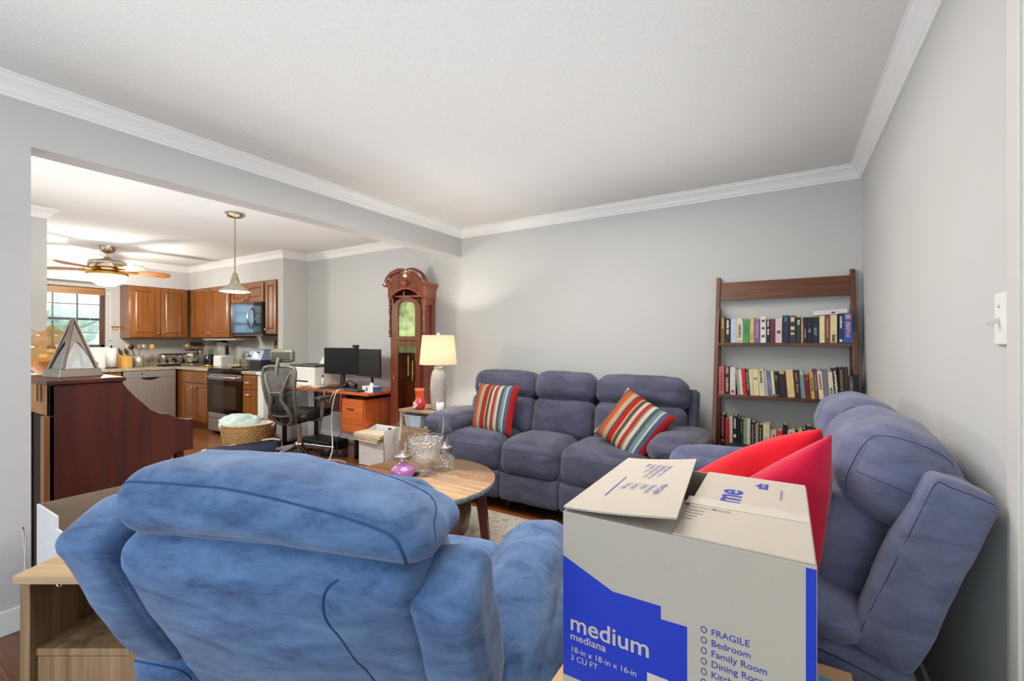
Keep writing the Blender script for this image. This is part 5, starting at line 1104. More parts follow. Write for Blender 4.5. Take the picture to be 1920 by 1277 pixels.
MB().box(0.099, 0.1006, -0.054, 0.054, 0.001, 0.059).build('end_print', 'tissblue', tx); mb = MB(); mb.lathe([(0.022, 0), (0.022, 0.0008)], (-0.02, -0.0552, 0.03), 20, Matrix.Rotation(PI/2, 3, 'X')); mb.build('front_print', 'tissblue', tx)
mb = MB(); mb.hexa([(-0.03, -0.015, 0.06), (0.03, -0.015, 0.06), (0.03, 0.015, 0.06), (-0.03, 0.015, 0.06)], [(-0.02, -0.002, 0.10), (0.012, -0.004, 0.095), (0.014, 0.004, 0.092), (-0.018, 0.002, 0.098)]); mb.build('tissue', 'white', tx)
# cables
def cable(label, pts, r, m):
    q = [Vector(p) for p in pts]; q = [q[0]*2-q[1]]+q+[q[-1]*2-q[-2]]; out = []
    for i in range(1, len(q)-2):
        for k in range(8):
            t = k/8; out.append(0.5*((2*q[i])+(q[i+1]-q[i-1])*t+(2*q[i-1]-5*q[i]+4*q[i+1]-q[i+2])*t*t+(3*q[i]-q[i-1]-3*q[i+1]+q[i+2])*t**3))
    out.append(q[-2]); o = MB().tube(out, r, 7).build('cable', m); tag(o, label, 'cable', 'cables hanging from the desk'); return o
M['pinkcable'] = mat('pink_cable', srgb(206, 96, 92), 0.5, var=0.02)
cable('thick white cable looping from the desk edge down to the floor', [(-4.20, 3.27, 0.752), (-4.21, 3.175, 0.745), (-4.27, 3.165, 0.60), (-4.30, 3.165, 0.40), (-4.22, 3.12, 0.22), (-4.10, 3.02, 0.10), (-4.08, 2.92, 0.012), (-4.25, 2.86, 0.006), (-4.40, 2.95, 0.006), (-4.28, 3.05, 0.006), (-4.12, 3.12, 0.006), (-3.98, 3.11, 0.006)], 0.007, 'cable')
cable('white cable drooping in a loop below the desk front edge', [(-4.45, 3.24, 0.748), (-4.44, 3.175, 0.73), (-4.40, 3.17, 0.64), (-4.34, 3.17, 0.62), (-4.29, 3.175, 0.70), (-4.27, 3.22, 0.748)], 0.004, 'cable')
cable('thin pink cable running down the drawer pedestal', [(-4.15, 3.25, 0.748), (-4.15, 3.19, 0.74), (-4.17, 3.185, 0.62), (-4.19, 3.20, 0.45), (-4.22, 3.215, 0.28)], 0.0035, 'pinkcable')
cable('black cable trailing from the desk to the power strip', [(-4.50, 3.60, 0.40), (-4.42, 3.45, 0.30), (-4.38, 3.30, 0.15), (-4.33, 3.27, 0.05)], 0.004, 'black')
ps = thing('power_strip', 'black power strip on the floor under the desk', 'power strip', (-4.33, 3.22, 0), 0.3); MB().box(-0.16, 0.16, -0.03, 0.03, 0, 0.04).build('strip_body', 'black', ps, 0.006)
for k in range(3): MB().box(-0.11+0.09*k, -0.06+0.09*k, -0.022, 0.022, 0.04, 0.072).build('plug', 'dkgrey', ps, 0.004)
ub = thing('equipment_case', 'flat black equipment case lying under the desk', 'case', (-4.86, 3.47, 0)); MB().box(-0.25, 0.30, -0.14, 0.14, 0, 0.10).build('case_body', 'black', ub, 0.02); MB().box(-0.05, 0.1, -0.155, -0.14, 0.05, 0.065).build('handle', 'dkgrey', ub, 0.004)

# ------------------------------------------------------------------ office chair
oc = thing('office_chair', 'grey mesh office chair with headrest, seen from behind at the desk', 'office chair', (-4.60, 2.98, 0), math.radians(18))
# local: +y faces the desk
bs_ = MB().lathe([(0.045, 0.10), (0.05, 0.11), (0.05, 0.165), (0.035, 0.18)], (0, 0, 0), 20).build('base_hub', 'chrome', oc)
for k in range(5):
    a = math.radians(90+72*k+20); d = Vector((math.cos(a), math.sin(a), 0)); p = Vector((-d.y, d.x, 0))
    mb = MB(); mb.hexa([d*0.03-p*0.025+Vector((0, 0, 0.11)), d*0.35-p*0.014+Vector((0, 0, 0.058)), d*0.35+p*0.014+Vector((0, 0, 0.058)), d*0.03+p*0.025+Vector((0, 0, 0.11))], [d*0.03-p*0.02+Vector((0, 0, 0.16)), d*0.36-p*0.010+Vector((0, 0, 0.085)), d*0.36+p*0.010+Vector((0, 0, 0.085)), d*0.03+p*0.02+Vector((0, 0, 0.16))])
    lg = mb.build('base_leg', 'chrome', oc, 0.004)
    mb = MB()
    for s_ in (-1, 1): mb.cyl(d*0.345+p*(s_*0.008)+Vector((0, 0, 0.029)), d*0.345+p*(s_*0.024)+Vector((0, 0, 0.029)), 0.029)
    mb.cyl(d*0.345+Vector((0, 0, 0.03)), d*0.345+Vector((0, 0, 0.07)), 0.008); mb.build('caster', 'black', lg)
mb = MB(); mb.cyl((0, 0, 0.16), (0, 0, 0.33), 0.026); mb.cyl((0, 0, 0.33), (0, 0, 0.42), 0.015); mb.build('gas_lift', 'chrome', oc)
mb = MB(); mb.box(-0.09, 0.09, -0.16, 0.12, 0.40, 0.45); mb.cyl((-0.2, 0.0, 0.42), (0.2, 0.0, 0.42), 0.008); mb.build('tilt_mechanism', 'black', oc, 0.008)
mb = MB(); mb.soft((0, 0.03, 0.485), (0.25, 0.24, 0.042), 0.04, 16, (0, 0.01, 0.012)); mb.build('seat', 'black', oc)
def backy(z): return -0.20-0.10*((z-0.5)/0.6)+0.05*math.sin((z-0.5)/0.6*PI)*-1
def halfw(z):
    pts = [(0.44, 0.09), (0.50, 0.12), (0.60, 0.155), (0.72, 0.175), (0.84, 0.185), (0.95, 0.20), (1.02, 0.20), (1.06, 0.18)]
    for (z0, w0), (z1, w1) in zip(pts, pts[1:]):
        if z <= z1: return w0+(w1-w0)*max(0, (z-z0)/(z1-z0))
    return pts[-1][1]
zz = [0.46+0.60*k/18 for k in range(19)]
fr_ = [(-halfw(z), backy(z), z) for z in zz]+[(halfw(zz[-1])*c_, backy(zz[-1])+0.0, zz[-1]+0.015) for c_ in (-0.6, 0, 0.6)]+[(halfw(z), backy(z), z) for z in reversed(zz)]+[(0.0, backy(0.45), 0.445)]
mb = MB(); mb.tube(fr_, 0.017, 10, True); mb.build('back_frame', 'chairframe', oc)
mb = MB(); v = []; f = []; nn = 10
for i, z in enumerate(zz):
    for j in range(nn+1):
        s_ = 2*j/nn-1; v.append((halfw(z)*s_*0.96, backy(z)+0.035*(1-s_*s_)*-1+0.01, z))
for i in range(len(zz)-1):
    for j in range(nn): f.append((i*(nn+1)+j, i*(nn+1)+j+1, (i+1)*(nn+1)+j+1, (i+1)*(nn+1)+j))
def meshmat():
    m = bpy.data.materials.new('open_chair_mesh'); m.use_nodes = True; t = m.node_tree; b = t.nodes['Principled BSDF']; setin(b, 'Base Color', srgb(58, 58, 54)); setin(b, 'Roughness', 0.8); setin(b, 'Alpha', 0.80); return m
M['meshcloth'] = meshmat()
mb.add(v, f, True); mb.build('mesh_back', 'meshcloth', oc)
# Y-shaped spine with loop behind the back
sp = lambda x, z, o=0.05: (x, backy(z)-o, z)
for sx in (-1, 1):
    mb = MB(); mb.tube([sp(sx*0.15, 1.00, 0.02), sp(sx*0.12, 0.92, 0.04), sp(sx*0.075, 0.80, 0.055), sp(sx*0.06, 0.73, 0.06), sp(sx*0.10, 0.64, 0.06), sp(sx*0.125, 0.56, 0.055), sp(sx*0.10, 0.49, 0.045), sp(sx*0.03, 0.445, 0.03)], [0.014, 0.017, 0.019, 0.021, 0.022, 0.022, 0.02, 0.018], 10); mb.build('spine_arm', 'chairframe', oc)
mb = MB(); mb.tube([sp(-0.075, 0.80, 0.055), sp(0, 0.805, 0.06), sp(0.075, 0.80, 0.055)], 0.012, 8); mb.tube([sp(-0.12, 0.56, 0.05), sp(0, 0.545, 0.062), sp(0.12, 0.56, 0.05)], 0.014, 8); mb.build('spine_crossbar', 'chairframe', oc)
mb = MB(); mb.soft((0, backy(0.66)-0.03, 0.67), (0.075, 0.03, 0.075), 0.025, 10); mb.cyl((-0.03, backy(0.66)-0.075, 0.655), (-0.03, backy(0.66)-0.05, 0.655), 0.024); mb.build('lumbar_support', 'black', oc)
mb = MB(); mb.tube([(0, backy(0.46)-0.02, 0.45), (0, -0.18, 0.42), (0, -0.10, 0.42)], 0.024, 10); mb.build('back_bracket', 'black', oc)
mb = MB(); mb.tube([sp(0, 0.99, 0.03), sp(0, 1.08, 0.035), (0, backy(1.08)-0.01, 1.16)], 0.018, 8); hb_ = mb.build('headrest_post', 'chairframe', oc)
def hfn(x, y, z): return (x, y-0.9*x*x*-1, z+0.15*x*x*-1)
mb = MB(); mb.soft((0, backy(1.06)+0.03, 1.185), (0.145, 0.022, 0.062), 0.022, 16, (0, 0.006, 0.012), 0, 4, hfn); hr_ = mb.build('headrest', 'chairframe', oc)
mb = MB(); mb.soft((0, backy(1.06)+0.012, 1.185), (0.115, 0.012, 0.042), 0.011, 12, (0, 0, 0), 0, 4, hfn); mb.build('headrest_mesh', 'mesh', hr_)
for sx in (-1, 1):
    mb = MB(); mb.tube([(sx*0.16, 0.0, 0.43), (sx*0.275, 0.0, 0.44), (sx*0.285, 0.0, 0.50), (sx*0.285, 0.02, 0.655)], [0.014, 0.018, 0.022, 0.02], 8); ap = mb.build('arm_post', 'chairframe', oc)
    mb = MB(); mb.soft((sx*0.285, 0.05, 0.672), (0.045, 0.14, 0.016), 0.014, 12); mb.build('arm_pad', 'dkgrey', ap)
for ch in oc.children:
    if ch.name.split('.')[0] in ('back_frame', 'mesh_back', 'spine_arm', 'spine_crossbar', 'lumbar_support', 'headrest_post', 'headrest'):
        for ob in [ch]+list(ch.children):
            for vv in ob.data.vertices: vv.co.z -= 0.045
# ------------------------------------------------------------------ kitchen cabinets
def panel_door(name, mtx, w_, h_, parent, knob=None, m='cab', drawer=False):
    """raised-panel door in the local x-z plane of mtx (front towards -y), lower left corner at the origin"""
    mb = MB(); T = 0.02; s_ = min(0.055, w_*0.22, h_*0.3)
    def bx_(x0, x1, y0, y1, z0, z1):
        q = [mtx @ Vector(p) for p in ((x0, y0, z0), (x1, y0, z0), (x1, y1, z0), (x0, y1, z0))]; r_ = [mtx @ Vector(p) for p in ((x0, y0, z1), (x1, y0, z1), (x1, y1, z1), (x0, y1, z1))]
        mb.hexa(q, r_)
    if drawer: bx_(0, w_, -T, 0, 0, h_)
    else:
        bx_(0, s_, -T, 0, 0, h_); bx_(w_-s_, w_, -T, 0, 0, h_); bx_(s_, w_-s_, -T, 0, 0, s_); bx_(s_, w_-s_, -T, 0, h_-s_, h_); bx_(s_, w_-s_, -T*0.45, 0, s_, h_-s_)
        g = 0.022
        q = [mtx @ Vector(p) for p in ((s_+0.006, -T*0.45, s_+0.006), (w_-s_-0.006, -T*0.45, s_+0.006), (w_-s_-0.006, -T*0.45, h_-s_-0.006), (s_+0.006, -T*0.45, h_-s_-0.006))]
        r_ = [mtx @ Vector(p) for p in ((s_+g, -T*0.9, s_+g), (w_-s_-g, -T*0.9, s_+g), (w_-s_-g, -T*0.9, h_-s_-g), (s_+g, -T*0.9, h_-s_-g))]
        mb.add(q+r_, [(4, 5, 6, 7), (0, 1, 5, 4), (1, 2, 6, 5), (2, 3, 7, 6), (3, 0, 4, 7)])
    d = mb.build(name, m, parent, 0.002)
    if knob:
        kb_ = MB()
        if drawer:
            a = mtx @ Vector((knob[0]-0.045, -T-0.02, knob[1])); b = mtx @ Vector((knob[0]+0.045, -T-0.02, knob[1])); kb_.cyl(a, b, 0.006, seg=10)
            for dx in (-0.035, 0.035): kb_.cyl(mtx @ Vector((knob[0]+dx, -T-0.02, knob[1])), mtx @ Vector((knob[0]+dx, -T+0.001, knob[1])), 0.005, seg=8)
            kb_.build('pull', 'chrome', d)
        else:
            kb_.cyl(mtx @ Vector((knob[0], -T-0.012, knob[1])), mtx @ Vector((knob[0], -T+0.001, knob[1])), 0.007, seg=10); kb_.sphere(mtx @ Vector((knob[0], -T-0.018, knob[1])), 0.015, 12, 8); kb_.build('knob', 'chrome', d)
    return d
def MY(x, y, z): return Matrix.Translation((x, y, z))                                     # facing -Y
def MXp(x, y, z): return Matrix.Translation((x, y, z)) @ Matrix.Rotation(PI/2, 4, 'Z')     # facing +X, local x runs along +Y
# wall cabinets on the window wall
UZ0, UZ1 = 1.34, 2.112
c1 = thing('wall_cabinet', 'cherry wall cabinet with two doors to the right of the kitchen window', 'cabinet', (XW, 2.62, UZ0), 0, 'kitchen wall cabinets')
MB().box(0, XK-XW-0.002, 0, 0.755, 0, UZ1-UZ0-0.002).build('cabinet_body', 'cab', c1, 0.002)
h_ = UZ1-UZ0-0.03
panel_door('door', MXp(XK-XW, 0.01, 0.012), 0.368, h_, c1, (0.335, 0.06)); panel_door('door', MXp(XK-XW, 0.384, 0.012), 0.35, h_, c1, (0.035, 0.06))
# corner and back-wall cabinets
c2 = thing('wall_cabinet', 'cherry corner wall cabinet with two doors left of the microwave', 'cabinet', (XK, YK, UZ0), 0, 'kitchen wall cabinets')
MB().box(0.02, 1.29, 0.002, YB-YK, 0, UZ1-UZ0-0.002).build('cabinet_body', 'cab', c2, 0.002)
panel_door('door', MY(0.14, 0, 0.012), 0.56, h_, c2, (0.52, 0.06)); panel_door('door', MY(0.71, 0, 0.012), 0.565, h_, c2, (0.04, 0.06))
MB().box(0.30, 1.27, 0.06, 0.20, -0.035, 0).build('under_cabinet_light', 'white', c2, 0.004)
c3 = thing('wall_cabinet', 'small cherry cabinet with two short doors above the microwave', 'cabinet', (-6.87, YK, 1.825), 0, 'kitchen wall cabinets')
MB().box(0, 0.88, 0.002, YB-YK, 0, UZ1-1.827).build('cabinet_body', 'cab', c3, 0.002)
panel_door('door', MY(0.02, 0, 0.012), 0.41, 0.25, c3, (0.37, 0.035)); panel_door('door', MY(0.44, 0, 0.012), 0.41, 0.25, c3, (0.04, 0.035))
c4 = thing('wall_cabinet', 'narrow cherry wall cabinet with one door right of the microwave', 'cabinet', (-5.985, YK, 1.385), 0, 'kitchen wall cabinets')
MB().box(0, 0.27, 0.002, YB-YK, 0, UZ1-1.387).build('cabinet_body', 'cab', c4, 0.002)
panel_door('door', MY(0.015, 0, 0.012), 0.245, 0.70, c4, (0.03, 0.05))
# microwave
mw = thing('microwave', 'stainless over-the-range microwave with vertical curved handle', 'microwave', (-6.80, 3.34, 1.385))
MB().box(0, 0.80, 0.02, YB-3.34-0.002, 0, 0.44).build('body', 'black', mw, 0.003)
M['mirrorsteel'] = mat('mirror_finish_door', srgb(128, 142, 168), 0.10, 1.0, var=0.02)
MB().box(0.0, 0.60, 0.0, 0.02, 0.02, 0.435).build('door', 'mirrorsteel', mw, 0.004)
MB().box(0.605, 0.80, 0.0, 0.02, 0.02, 0.435).build('control_panel', 'blackglass', mw, 0.003)
mb = MB(); mb.tube([(0.545, 0.0, 0.08), (0.545, -0.035, 0.12), (0.545, -0.055, 0.22), (0.545, -0.035, 0.33), (0.545, 0.0, 0.37)], 0.013, 8); mb.build('handle', 'chrome', mw)
MB().box(0.03, 0.77, 0.03, 0.25, -0.02, 0.0).build('vent_grille', 'dkgrey', mw)
# base cabinets: window wall
XF = -7.90; YF = 3.13; CZ = 0.905
b1 = thing('base_cabinet', 'cherry base cabinet with drawer left of the dishwasher', 'cabinet', (XW, 1.30, 0), 0, 'kitchen base cabinets')
MB().box(0.002, XF-XW, 0.0, 1.145, 0.10, 0.865).box(0.002, XF-XW-0.07, 0, 1.145, 0, 0.10).build('cabinet_body', 'cab', b1, 0.002)
for k in range(3):
    panel_door('drawer', MXp(XF-XW, 0.01+0.38*k, 0.70), 0.365, 0.15, b1, (0.18, 0.075), 'cab', True); panel_door('door', MXp(XF-XW, 0.01+0.38*k, 0.13), 0.365, 0.55, b1, (0.33, 0.50))
dwh = thing('dishwasher', 'stainless steel dishwasher with pocket handle under the kitchen counter', 'dishwasher', (XF, 2.455, 0))
MB().box(XW-XF+0.05, -0.005, 0.003, 0.633, 0.0, 0.86).build('body', 'black', dwh)
MB().box(-0.005, 0.02, 0.005, 0.632, 0.10, 0.76).build('door', 'steel', dwh, 0.004)
MB().box(-0.005, 0.022, 0.005, 0.632, 0.763, 0.858).build('control_strip', 'steel', dwh, 0.004)
mb = MB(); mb.prism([(0.20+0.23*k/12, 0.762-0.034*math.sin(PI*k/12)**0.7) for k in range(13)]+[(0.43, 0.766), (0.20, 0.766)], lambda u, v_, t: (t, u, v_), 0.0205, 0.0225); mb.build('pocket_handle', 'darkgap', dwh)
mb = MB(); mb.lathe([(0.012, 0), (0.012, 0.002)], (0.022, 0.215, 0.82), 16, Matrix.Rotation(PI/2, 3, 'Y')); mb.build('badge', 'black', dwh)
# base cabinets: back wall
b2 = thing('base_cabinet', 'cherry corner base cabinet with one drawer over two doors left of the range', 'cabinet', (XF, YF, 0), 0, 'kitchen base cabinets')
MB().box(-0.55, 0.945, 0.0, YB-YF-0.002, 0.10, 0.865).box(0.0, 0.945, 0.07, YB-YF-0.002, 0.0, 0.10).build('cabinet_body', 'cab', b2, 0.002)
panel_door('drawer', MY(0.19, 0, 0.69), 0.745, 0.155, b2, (0.36, 0.08), 'cab', True); panel_door('door', MY(0.19, 0, 0.13), 0.368, 0.54, b2, (0.33, 0.49)); panel_door('door', MY(0.565, 0, 0.13), 0.37, 0.54, b2, (0.035, 0.49))
rg_ = thing('range', 'stainless slide-in electric range with dark oven glass', 'range', (-6.945, YF, 0))
MB().box(0.002, 0.885, 0.02, YB-YF-0.01, 0.03, 0.90).build('body', 'black', rg_, 0.003)
MB().box(0.0, 0.887, -0.015, YB-YF-0.01, 0.90, 0.918).build('cooktop', 'blackglass', rg_, 0.003)
MB().box(0.0, 0.887, -0.02, 0.02, 0.845, 0.898).build('control_panel', 'blackglass', rg_, 0.003)
od = MB().box(0.005, 0.882, -0.018, 0.02, 0.30, 0.76).build('oven_door', 'blackglass', rg_, 0.003); MB().box(0.005, 0.882, -0.02, 0.02, 0.76, 0.84).build('door_band', 'chrome', od, 0.004); MB().box(0.005, 0.882, -0.02, 0.02, 0.225, 0.298).build('lower_band', 'steel', od, 0.003)
M['ovenwin'] = mat('oven_window', srgb(58, 50, 46), 0.12, var=0.05); MB().box(0.14, 0.74, -0.0186, -0.0178, 0.38, 0.68).build('oven_window', 'ovenwin', od)
mb = MB(); mb.cyl((0.06, -0.055, 0.80), (0.82, -0.055, 0.80), 0.013); mb.cyl((0.10, -0.055, 0.80), (0.10, -0.01, 0.80), 0.008); mb.cyl((0.78, -0.055, 0.80), (0.78, -0.01, 0.80), 0.008); mb.build('handle', 'chrome', od)
MB().box(0.005, 0.882, -0.018, 0.02, 0.05, 0.215).build('warming_drawer', 'steel', rg_, 0.004)
b3 = thing('base_cabinet', 'narrow cherry base cabinet with stacked drawer and door right of the range', 'cabinet', (-6.055, YF, 0), 0, 'kitchen base cabinets')
MB().box(0.002, 0.335, 0.0, YB-YF-0.002, 0.10, 0.865).box(0.002, 0.335, 0.07, YB-YF-0.002, 0, 0.10).build('cabinet_body', 'cab', b3, 0.002)
panel_door('drawer', MY(0.03, 0, 0.67), 0.275, 0.17, b3, (0.14, 0.085), 'cab', True); panel_door('door', MY(0.03, 0, 0.13), 0.275, 0.52, b3, (0.14, 0.47), 'cab', True)
cw = thing('countertop', 'speckled granite countertop along the kitchen window wall and corner', 'countertop', (XW, 1.30, 0.866))
mb = MB(); mb.prism([(0.002, 0), (0.645, 0), (0.645, 1.805), (1.572, 1.805), (1.572, 2.445), (0.002, 2.445)], lambda u, v_, t: (u, v_, t), 0, 0.038); mb.build('slab', 'granite', cw, 0.003)
MB().box(0.002, 0.022, 0.0, 2.42, 0.038, 0.14).build('backsplash', 'granite', cw); MB().box(0.022, 1.572, 2.425, 2.445, 0.038, 0.14).build('backsplash', 'granite', cw)
cw2 = thing('countertop', 'short granite countertop right of the range', 'countertop', (-6.052, YF-0.025, 0.866)); MB().box(0.0, 0.345, 0.0, YB-YF+0.02, 0, 0.038).build('slab', 'granite', cw2, 0.003)
MB().box(0.345, 0.48, 0.0, 0.283, 0, 0.038).build('end_slab', 'trim', cw2, 0.003)
# ------------------------------------------------------------------ things on the counters
CT = 0.904
pt = thing('paper_towel', 'white paper towel roll standing on the counter under the window edge', 'paper towel', (-8.18, 2.42, CT)); MB().lathe([(0.07, 0), (0.07, 0.012)], (0, 0, 0), 24).build('stand_base', 'black', pt); MB().lathe([(0.02, 0.014), (0.058, 0.014), (0.058, 0.285), (0.02, 0.285)], (0, 0, 0), 28).build('roll', 'white', pt); mb = MB(); mb.cyl((0, 0, 0.01), (0, 0, 0.31), 0.007); mb.sphere((0, 0, 0.315), 0.013); mb.build('rod', 'black', pt)
cb = thing('cutting_board', 'white cutting board leaning behind the paper towel', 'cutting board', (-8.37, 2.37, CT)); mb = MB(); mb.hexa([(0.05, -0.12, 0), (0.06, -0.12, 0), (0.06, 0.10, 0), (0.05, 0.10, 0)], [(-0.02, -0.15, 0.30), (-0.01, -0.15, 0.30), (-0.01, 0.08, 0.30), (-0.02, 0.08, 0.30)]); mb.build('board', 'white', cb, 0.004)
M['bamboo'] = wood('bamboo_block', srgb(198, 148, 78), srgb(224, 178, 106), 0.4, 'Z', 5.0)
kn = thing('knife_block', 'bamboo knife block on the kitchen counter', 'knife block', (-8.20, 2.575, CT)); mb = MB(); mb.hexa([(-0.09, -0.06, 0), (0.09, -0.06, 0), (0.09, 0.06, 0), (-0.09, 0.06, 0)], [(-0.11, -0.06, 0.215), (0.09, -0.06, 0.155), (0.09, 0.06, 0.155), (-0.11, 0.06, 0.215)]); mb.build('block', 'bamboo', kn, 0.004)
for k in range(6):
    x = -0.08+0.05*(k % 3); y = -0.035+0.035*(k//3)*2
    kf_ = thing('kitchen_knife', 'black-handled knife in the bamboo block, %s row, %s from the wall' % (('near', 'far')[k//3], ORD[k % 3]), 'knife', (-8.20+x, 2.575+y, CT+0.195-0.3*(x+0.09)), 0, 'knives in the block')
    mb = MB(); mb.cyl((0, 0, -0.02), (-0.02, 0, 0.085), 0.009, 0.011, 10); mb.build('handle', 'black', kf_)
uc = thing('utensil_crock', 'stainless steel crock full of cooking utensils', 'crock', (-8.20, 2.745, CT)); MB().lathe([(0.001, 0), (0.062, 0), (0.062, 0.165), (0.058, 0.165), (0.056, 0.01), (0.001, 0.01)], (0, 0, 0), 28, None, False).build('crock_body', 'steel', uc)
uten = [('wooden spoon leaning left out of the steel crock', 'bamboo', (-0.01, -0.02), (-0.05, -0.11), 'spoon'), ('dark ladle leaning left in the steel crock', 'black', (0.0, -0.01), (0.0, -0.085), 'ladle'), ('brown spatula standing upright in the steel crock', 'cardbrown', (0.02, 0.0), (0.02, 0.0), 'spatula'), ('steel whisk leaning right in the steel crock', 'steel', (0.0, 0.015), (-0.01, 0.06), 'whisk'), ('tan spatula leaning far right in the steel crock', 'bamboo', (0.01, 0.03), (0.02, 0.14), 'spatula')]
for lab, m, a, b, cat in uten:
    u = thing('cooking_'+cat, lab, cat, (-8.20, 2.745, CT), 0, 'utensils in the crock'); mb = MB(); mb.cyl((a[0]*0.3, a[1]*0.3, 0.012), (b[0], b[1], 0.27), 0.006, seg=8); mb.build('handle', m, u)
    mb = MB(); mb.sphere((b[0]*1.08, b[1]*1.08, 0.30), 0.034, 14, 10, 0.45, 1.0, 1.25); mb.build('head', m, u)
ts = thing('toaster', 'long polished steel toaster on the kitchen counter', 'toaster', (-8.18, 3.15, CT))
mb = MB(); mb.soft((0, 0, 0.10), (0.085, 0.175, 0.09), 0.05, 16, (0.008, 0.004, 0)); mb.build('housing', 'chrome', ts); MB().box(-0.08, 0.08, -0.165, 0.165, 0.0, 0.02).build('foot_base', 'black', ts, 0.006)
mb = MB(); mb.box(-0.045, -0.015, -0.13, 0.13, 0.186, 0.191); mb.box(0.015, 0.045, -0.13, 0.13, 0.186, 0.191); mb.build('slots', 'darkgap', ts)
for y in (-0.09, 0.02, 0.12):
    MB().box(0.088, 0.095, y-0.018, y+0.018, 0.045, 0.11).build('control_panel', 'black', ts, 0.003)
sx_ = thing('stand_mixer', 'silver tilt-head stand mixer in the kitchen corner', 'mixer', (-8.05, 3.42, CT), math.radians(-60))
mb = MB(); mb.soft((0.02, 0, 0.02), (0.17, 0.10, 0.02), 0.02, 12); mb.build('base', 'nickel', sx_)
mb = MB(); mb.soft((-0.10, 0, 0.14), (0.05, 0.05, 0.13), 0.04, 12); mb.build('column', 'nickel', sx_)
mb = MB(); mb.soft((0.03, 0, 0.30), (0.19, 0.065, 0.062), 0.058, 16, (0.01, 0.006, 0.006)); hd_ = mb.build('motor_head', 'nickel', sx_); mb = MB(); mb.lathe([(0.03, 0), (0.03, 0.012)], (0.215, 0, 0.30), 18, Matrix.Rotation(PI/2, 3, 'Y')); mb.build('hub_cap', 'chrome', hd_)
MB().lathe([(0.001, 0.04), (0.05, 0.04), (0.09, 0.08), (0.105, 0.14), (0.107, 0.20), (0.103, 0.20), (0.085, 0.09), (0.001, 0.06)], (0.08, 0, 0), 28, None, False).build('bowl', 'chrome', sx_)
bd = thing('blender', 'glass blender with black lid in the kitchen corner', 'blender', (-7.50, 3.56, CT)); MB().lathe([(0.001, 0), (0.09, 0), (0.085, 0.05), (0.06, 0.12), (0.055, 0.13), (0.001, 0.13)], (0, 0, 0), 24, None, False).build('motor_base', 'dkgrey', bd); MB().lathe([(0.05, 0.132), (0.085, 0.36)], (0, 0, 0), 24, None, False).build('glass_jar', 'cut', bd); MB().lathe([(0.088, 0.36), (0.086, 0.385), (0.04, 0.395), (0.04, 0.41), (0.001, 0.412)], (0, 0, 0), 24).build('lid', 'black', bd)
cf = thing('coffee_carafe', 'dark coffee carafe with brass base beside the blender', 'carafe', (-7.46, 3.36, CT)); MB().lathe([(0.001, 0), (0.075, 0), (0.078, 0.015), (0.07, 0.03)], (0, 0, 0), 22).build('warming_base', 'brass', cf); MB().lathe([(0.068, 0.03), (0.08, 0.08), (0.07, 0.14), (0.05, 0.165), (0.055, 0.18), (0.001, 0.185)], (0, 0, 0), 24, None, False).build('jug', 'blackglass', cf); mb = MB(); mb.tube([(0.05, -0.02, 0.165), (0.11, -0.03, 0.16), (0.12, -0.03, 0.10), (0.08, -0.02, 0.06)], 0.011, 8); mb.build('handle', 'black', cf)
fp = thing('food_processor', 'white food processor with clear bowl and black handle', 'food processor', (-7.20, 3.44, CT)); mb = MB(); mb.soft((0, 0, 0.085), (0.115, 0.10, 0.085), 0.025, 12); mb.build('motor_base', 'white', fp); MB().lathe([(0.08, 0.172), (0.092, 0.30)], (0, 0, 0), 26, None, False).build('work_bowl', 'cut', fp); MB().lathe([(0.094, 0.30), (0.09, 0.315), (0.03, 0.32), (0.03, 0.36), (0.001, 0.362)], (0, 0, 0), 24).build('lid', 'clear', fp); mb = MB(); mb.soft((0.115, -0.01, 0.25), (0.02, 0.025, 0.07), 0.018, 10); mb.build('handle', 'black', fp)
cr = thing('ceramic_canister', 'small white canister behind the range edge', 'canister', (-6.48, 3.64, 0.919)); MB().lathe([(0.001, 0), (0.05, 0), (0.052, 0.12), (0.045, 0.13), (0.001, 0.135)], (0, 0, 0), 24).build('body', 'cream', cr)
dh = thing('dish', 'shallow pale dish with odds and ends on the cooktop', 'dish', (-6.73, 3.40, 0.919)); MB().lathe([(0.001, 0), (0.06, 0), (0.12, 0.025), (0.116, 0.028), (0.055, 0.008), (0.001, 0.008)], (0, 0, 0), 28, None, False).build('plate', 'cream', dh)
for k, (x, y, r_, m, lab) in enumerate(((-0.04, 0.0, 0.028, 'copper', 'small copper scoop at the left of the pale dish'), (0.02, 0.02, 0.03, 'brass', 'small brass pot in the middle of the pale dish'), (0.03, -0.03, 0.02, 'cream', 'small cream cup at the right of the pale dish'))):
    it = thing('small_pot', lab, 'pot', (-6.73+x, 3.40+y, 0.928), 0, 'odds and ends on the dish'); MB().lathe([(0.001, 0), (r_*0.8, 0), (r_, r_*0.6), (r_*0.85, r_*1.4), (r_*0.78, r_*1.4), (r_*0.9, r_*0.6), (0.001, r_*0.2)], (0, 0, 0), 18, None, False).build('pot_body', m, it)
sd = thing('soap_dispenser', 'slim clear bottle with pump standing right of the dish', 'bottle', (-6.52, 3.38, 0.919)); MB().lathe([(0.001, 0), (0.026, 0), (0.028, 0.08), (0.014, 0.105), (0.012, 0.12)], (0, 0, 0), 18).build('bottle_body', 'cut', sd); mb = MB(); mb.cyl((0, 0, 0.12), (0, 0, 0.165), 0.006); mb.cyl((0, 0, 0.165), (0.035, 0, 0.185), 0.005); mb.build('pump', 'black', sd)
cm = thing('coffee_machine', 'blue-grey and black espresso machine behind the chair headrest', 'coffee machine', (-5.90, 3.36, CT)); mb = MB(); mb.box(-0.15, 0.13, -0.16, 0.17, 0.0, 0.14); mb.build('drip_section', 'black', cm, 0.008)
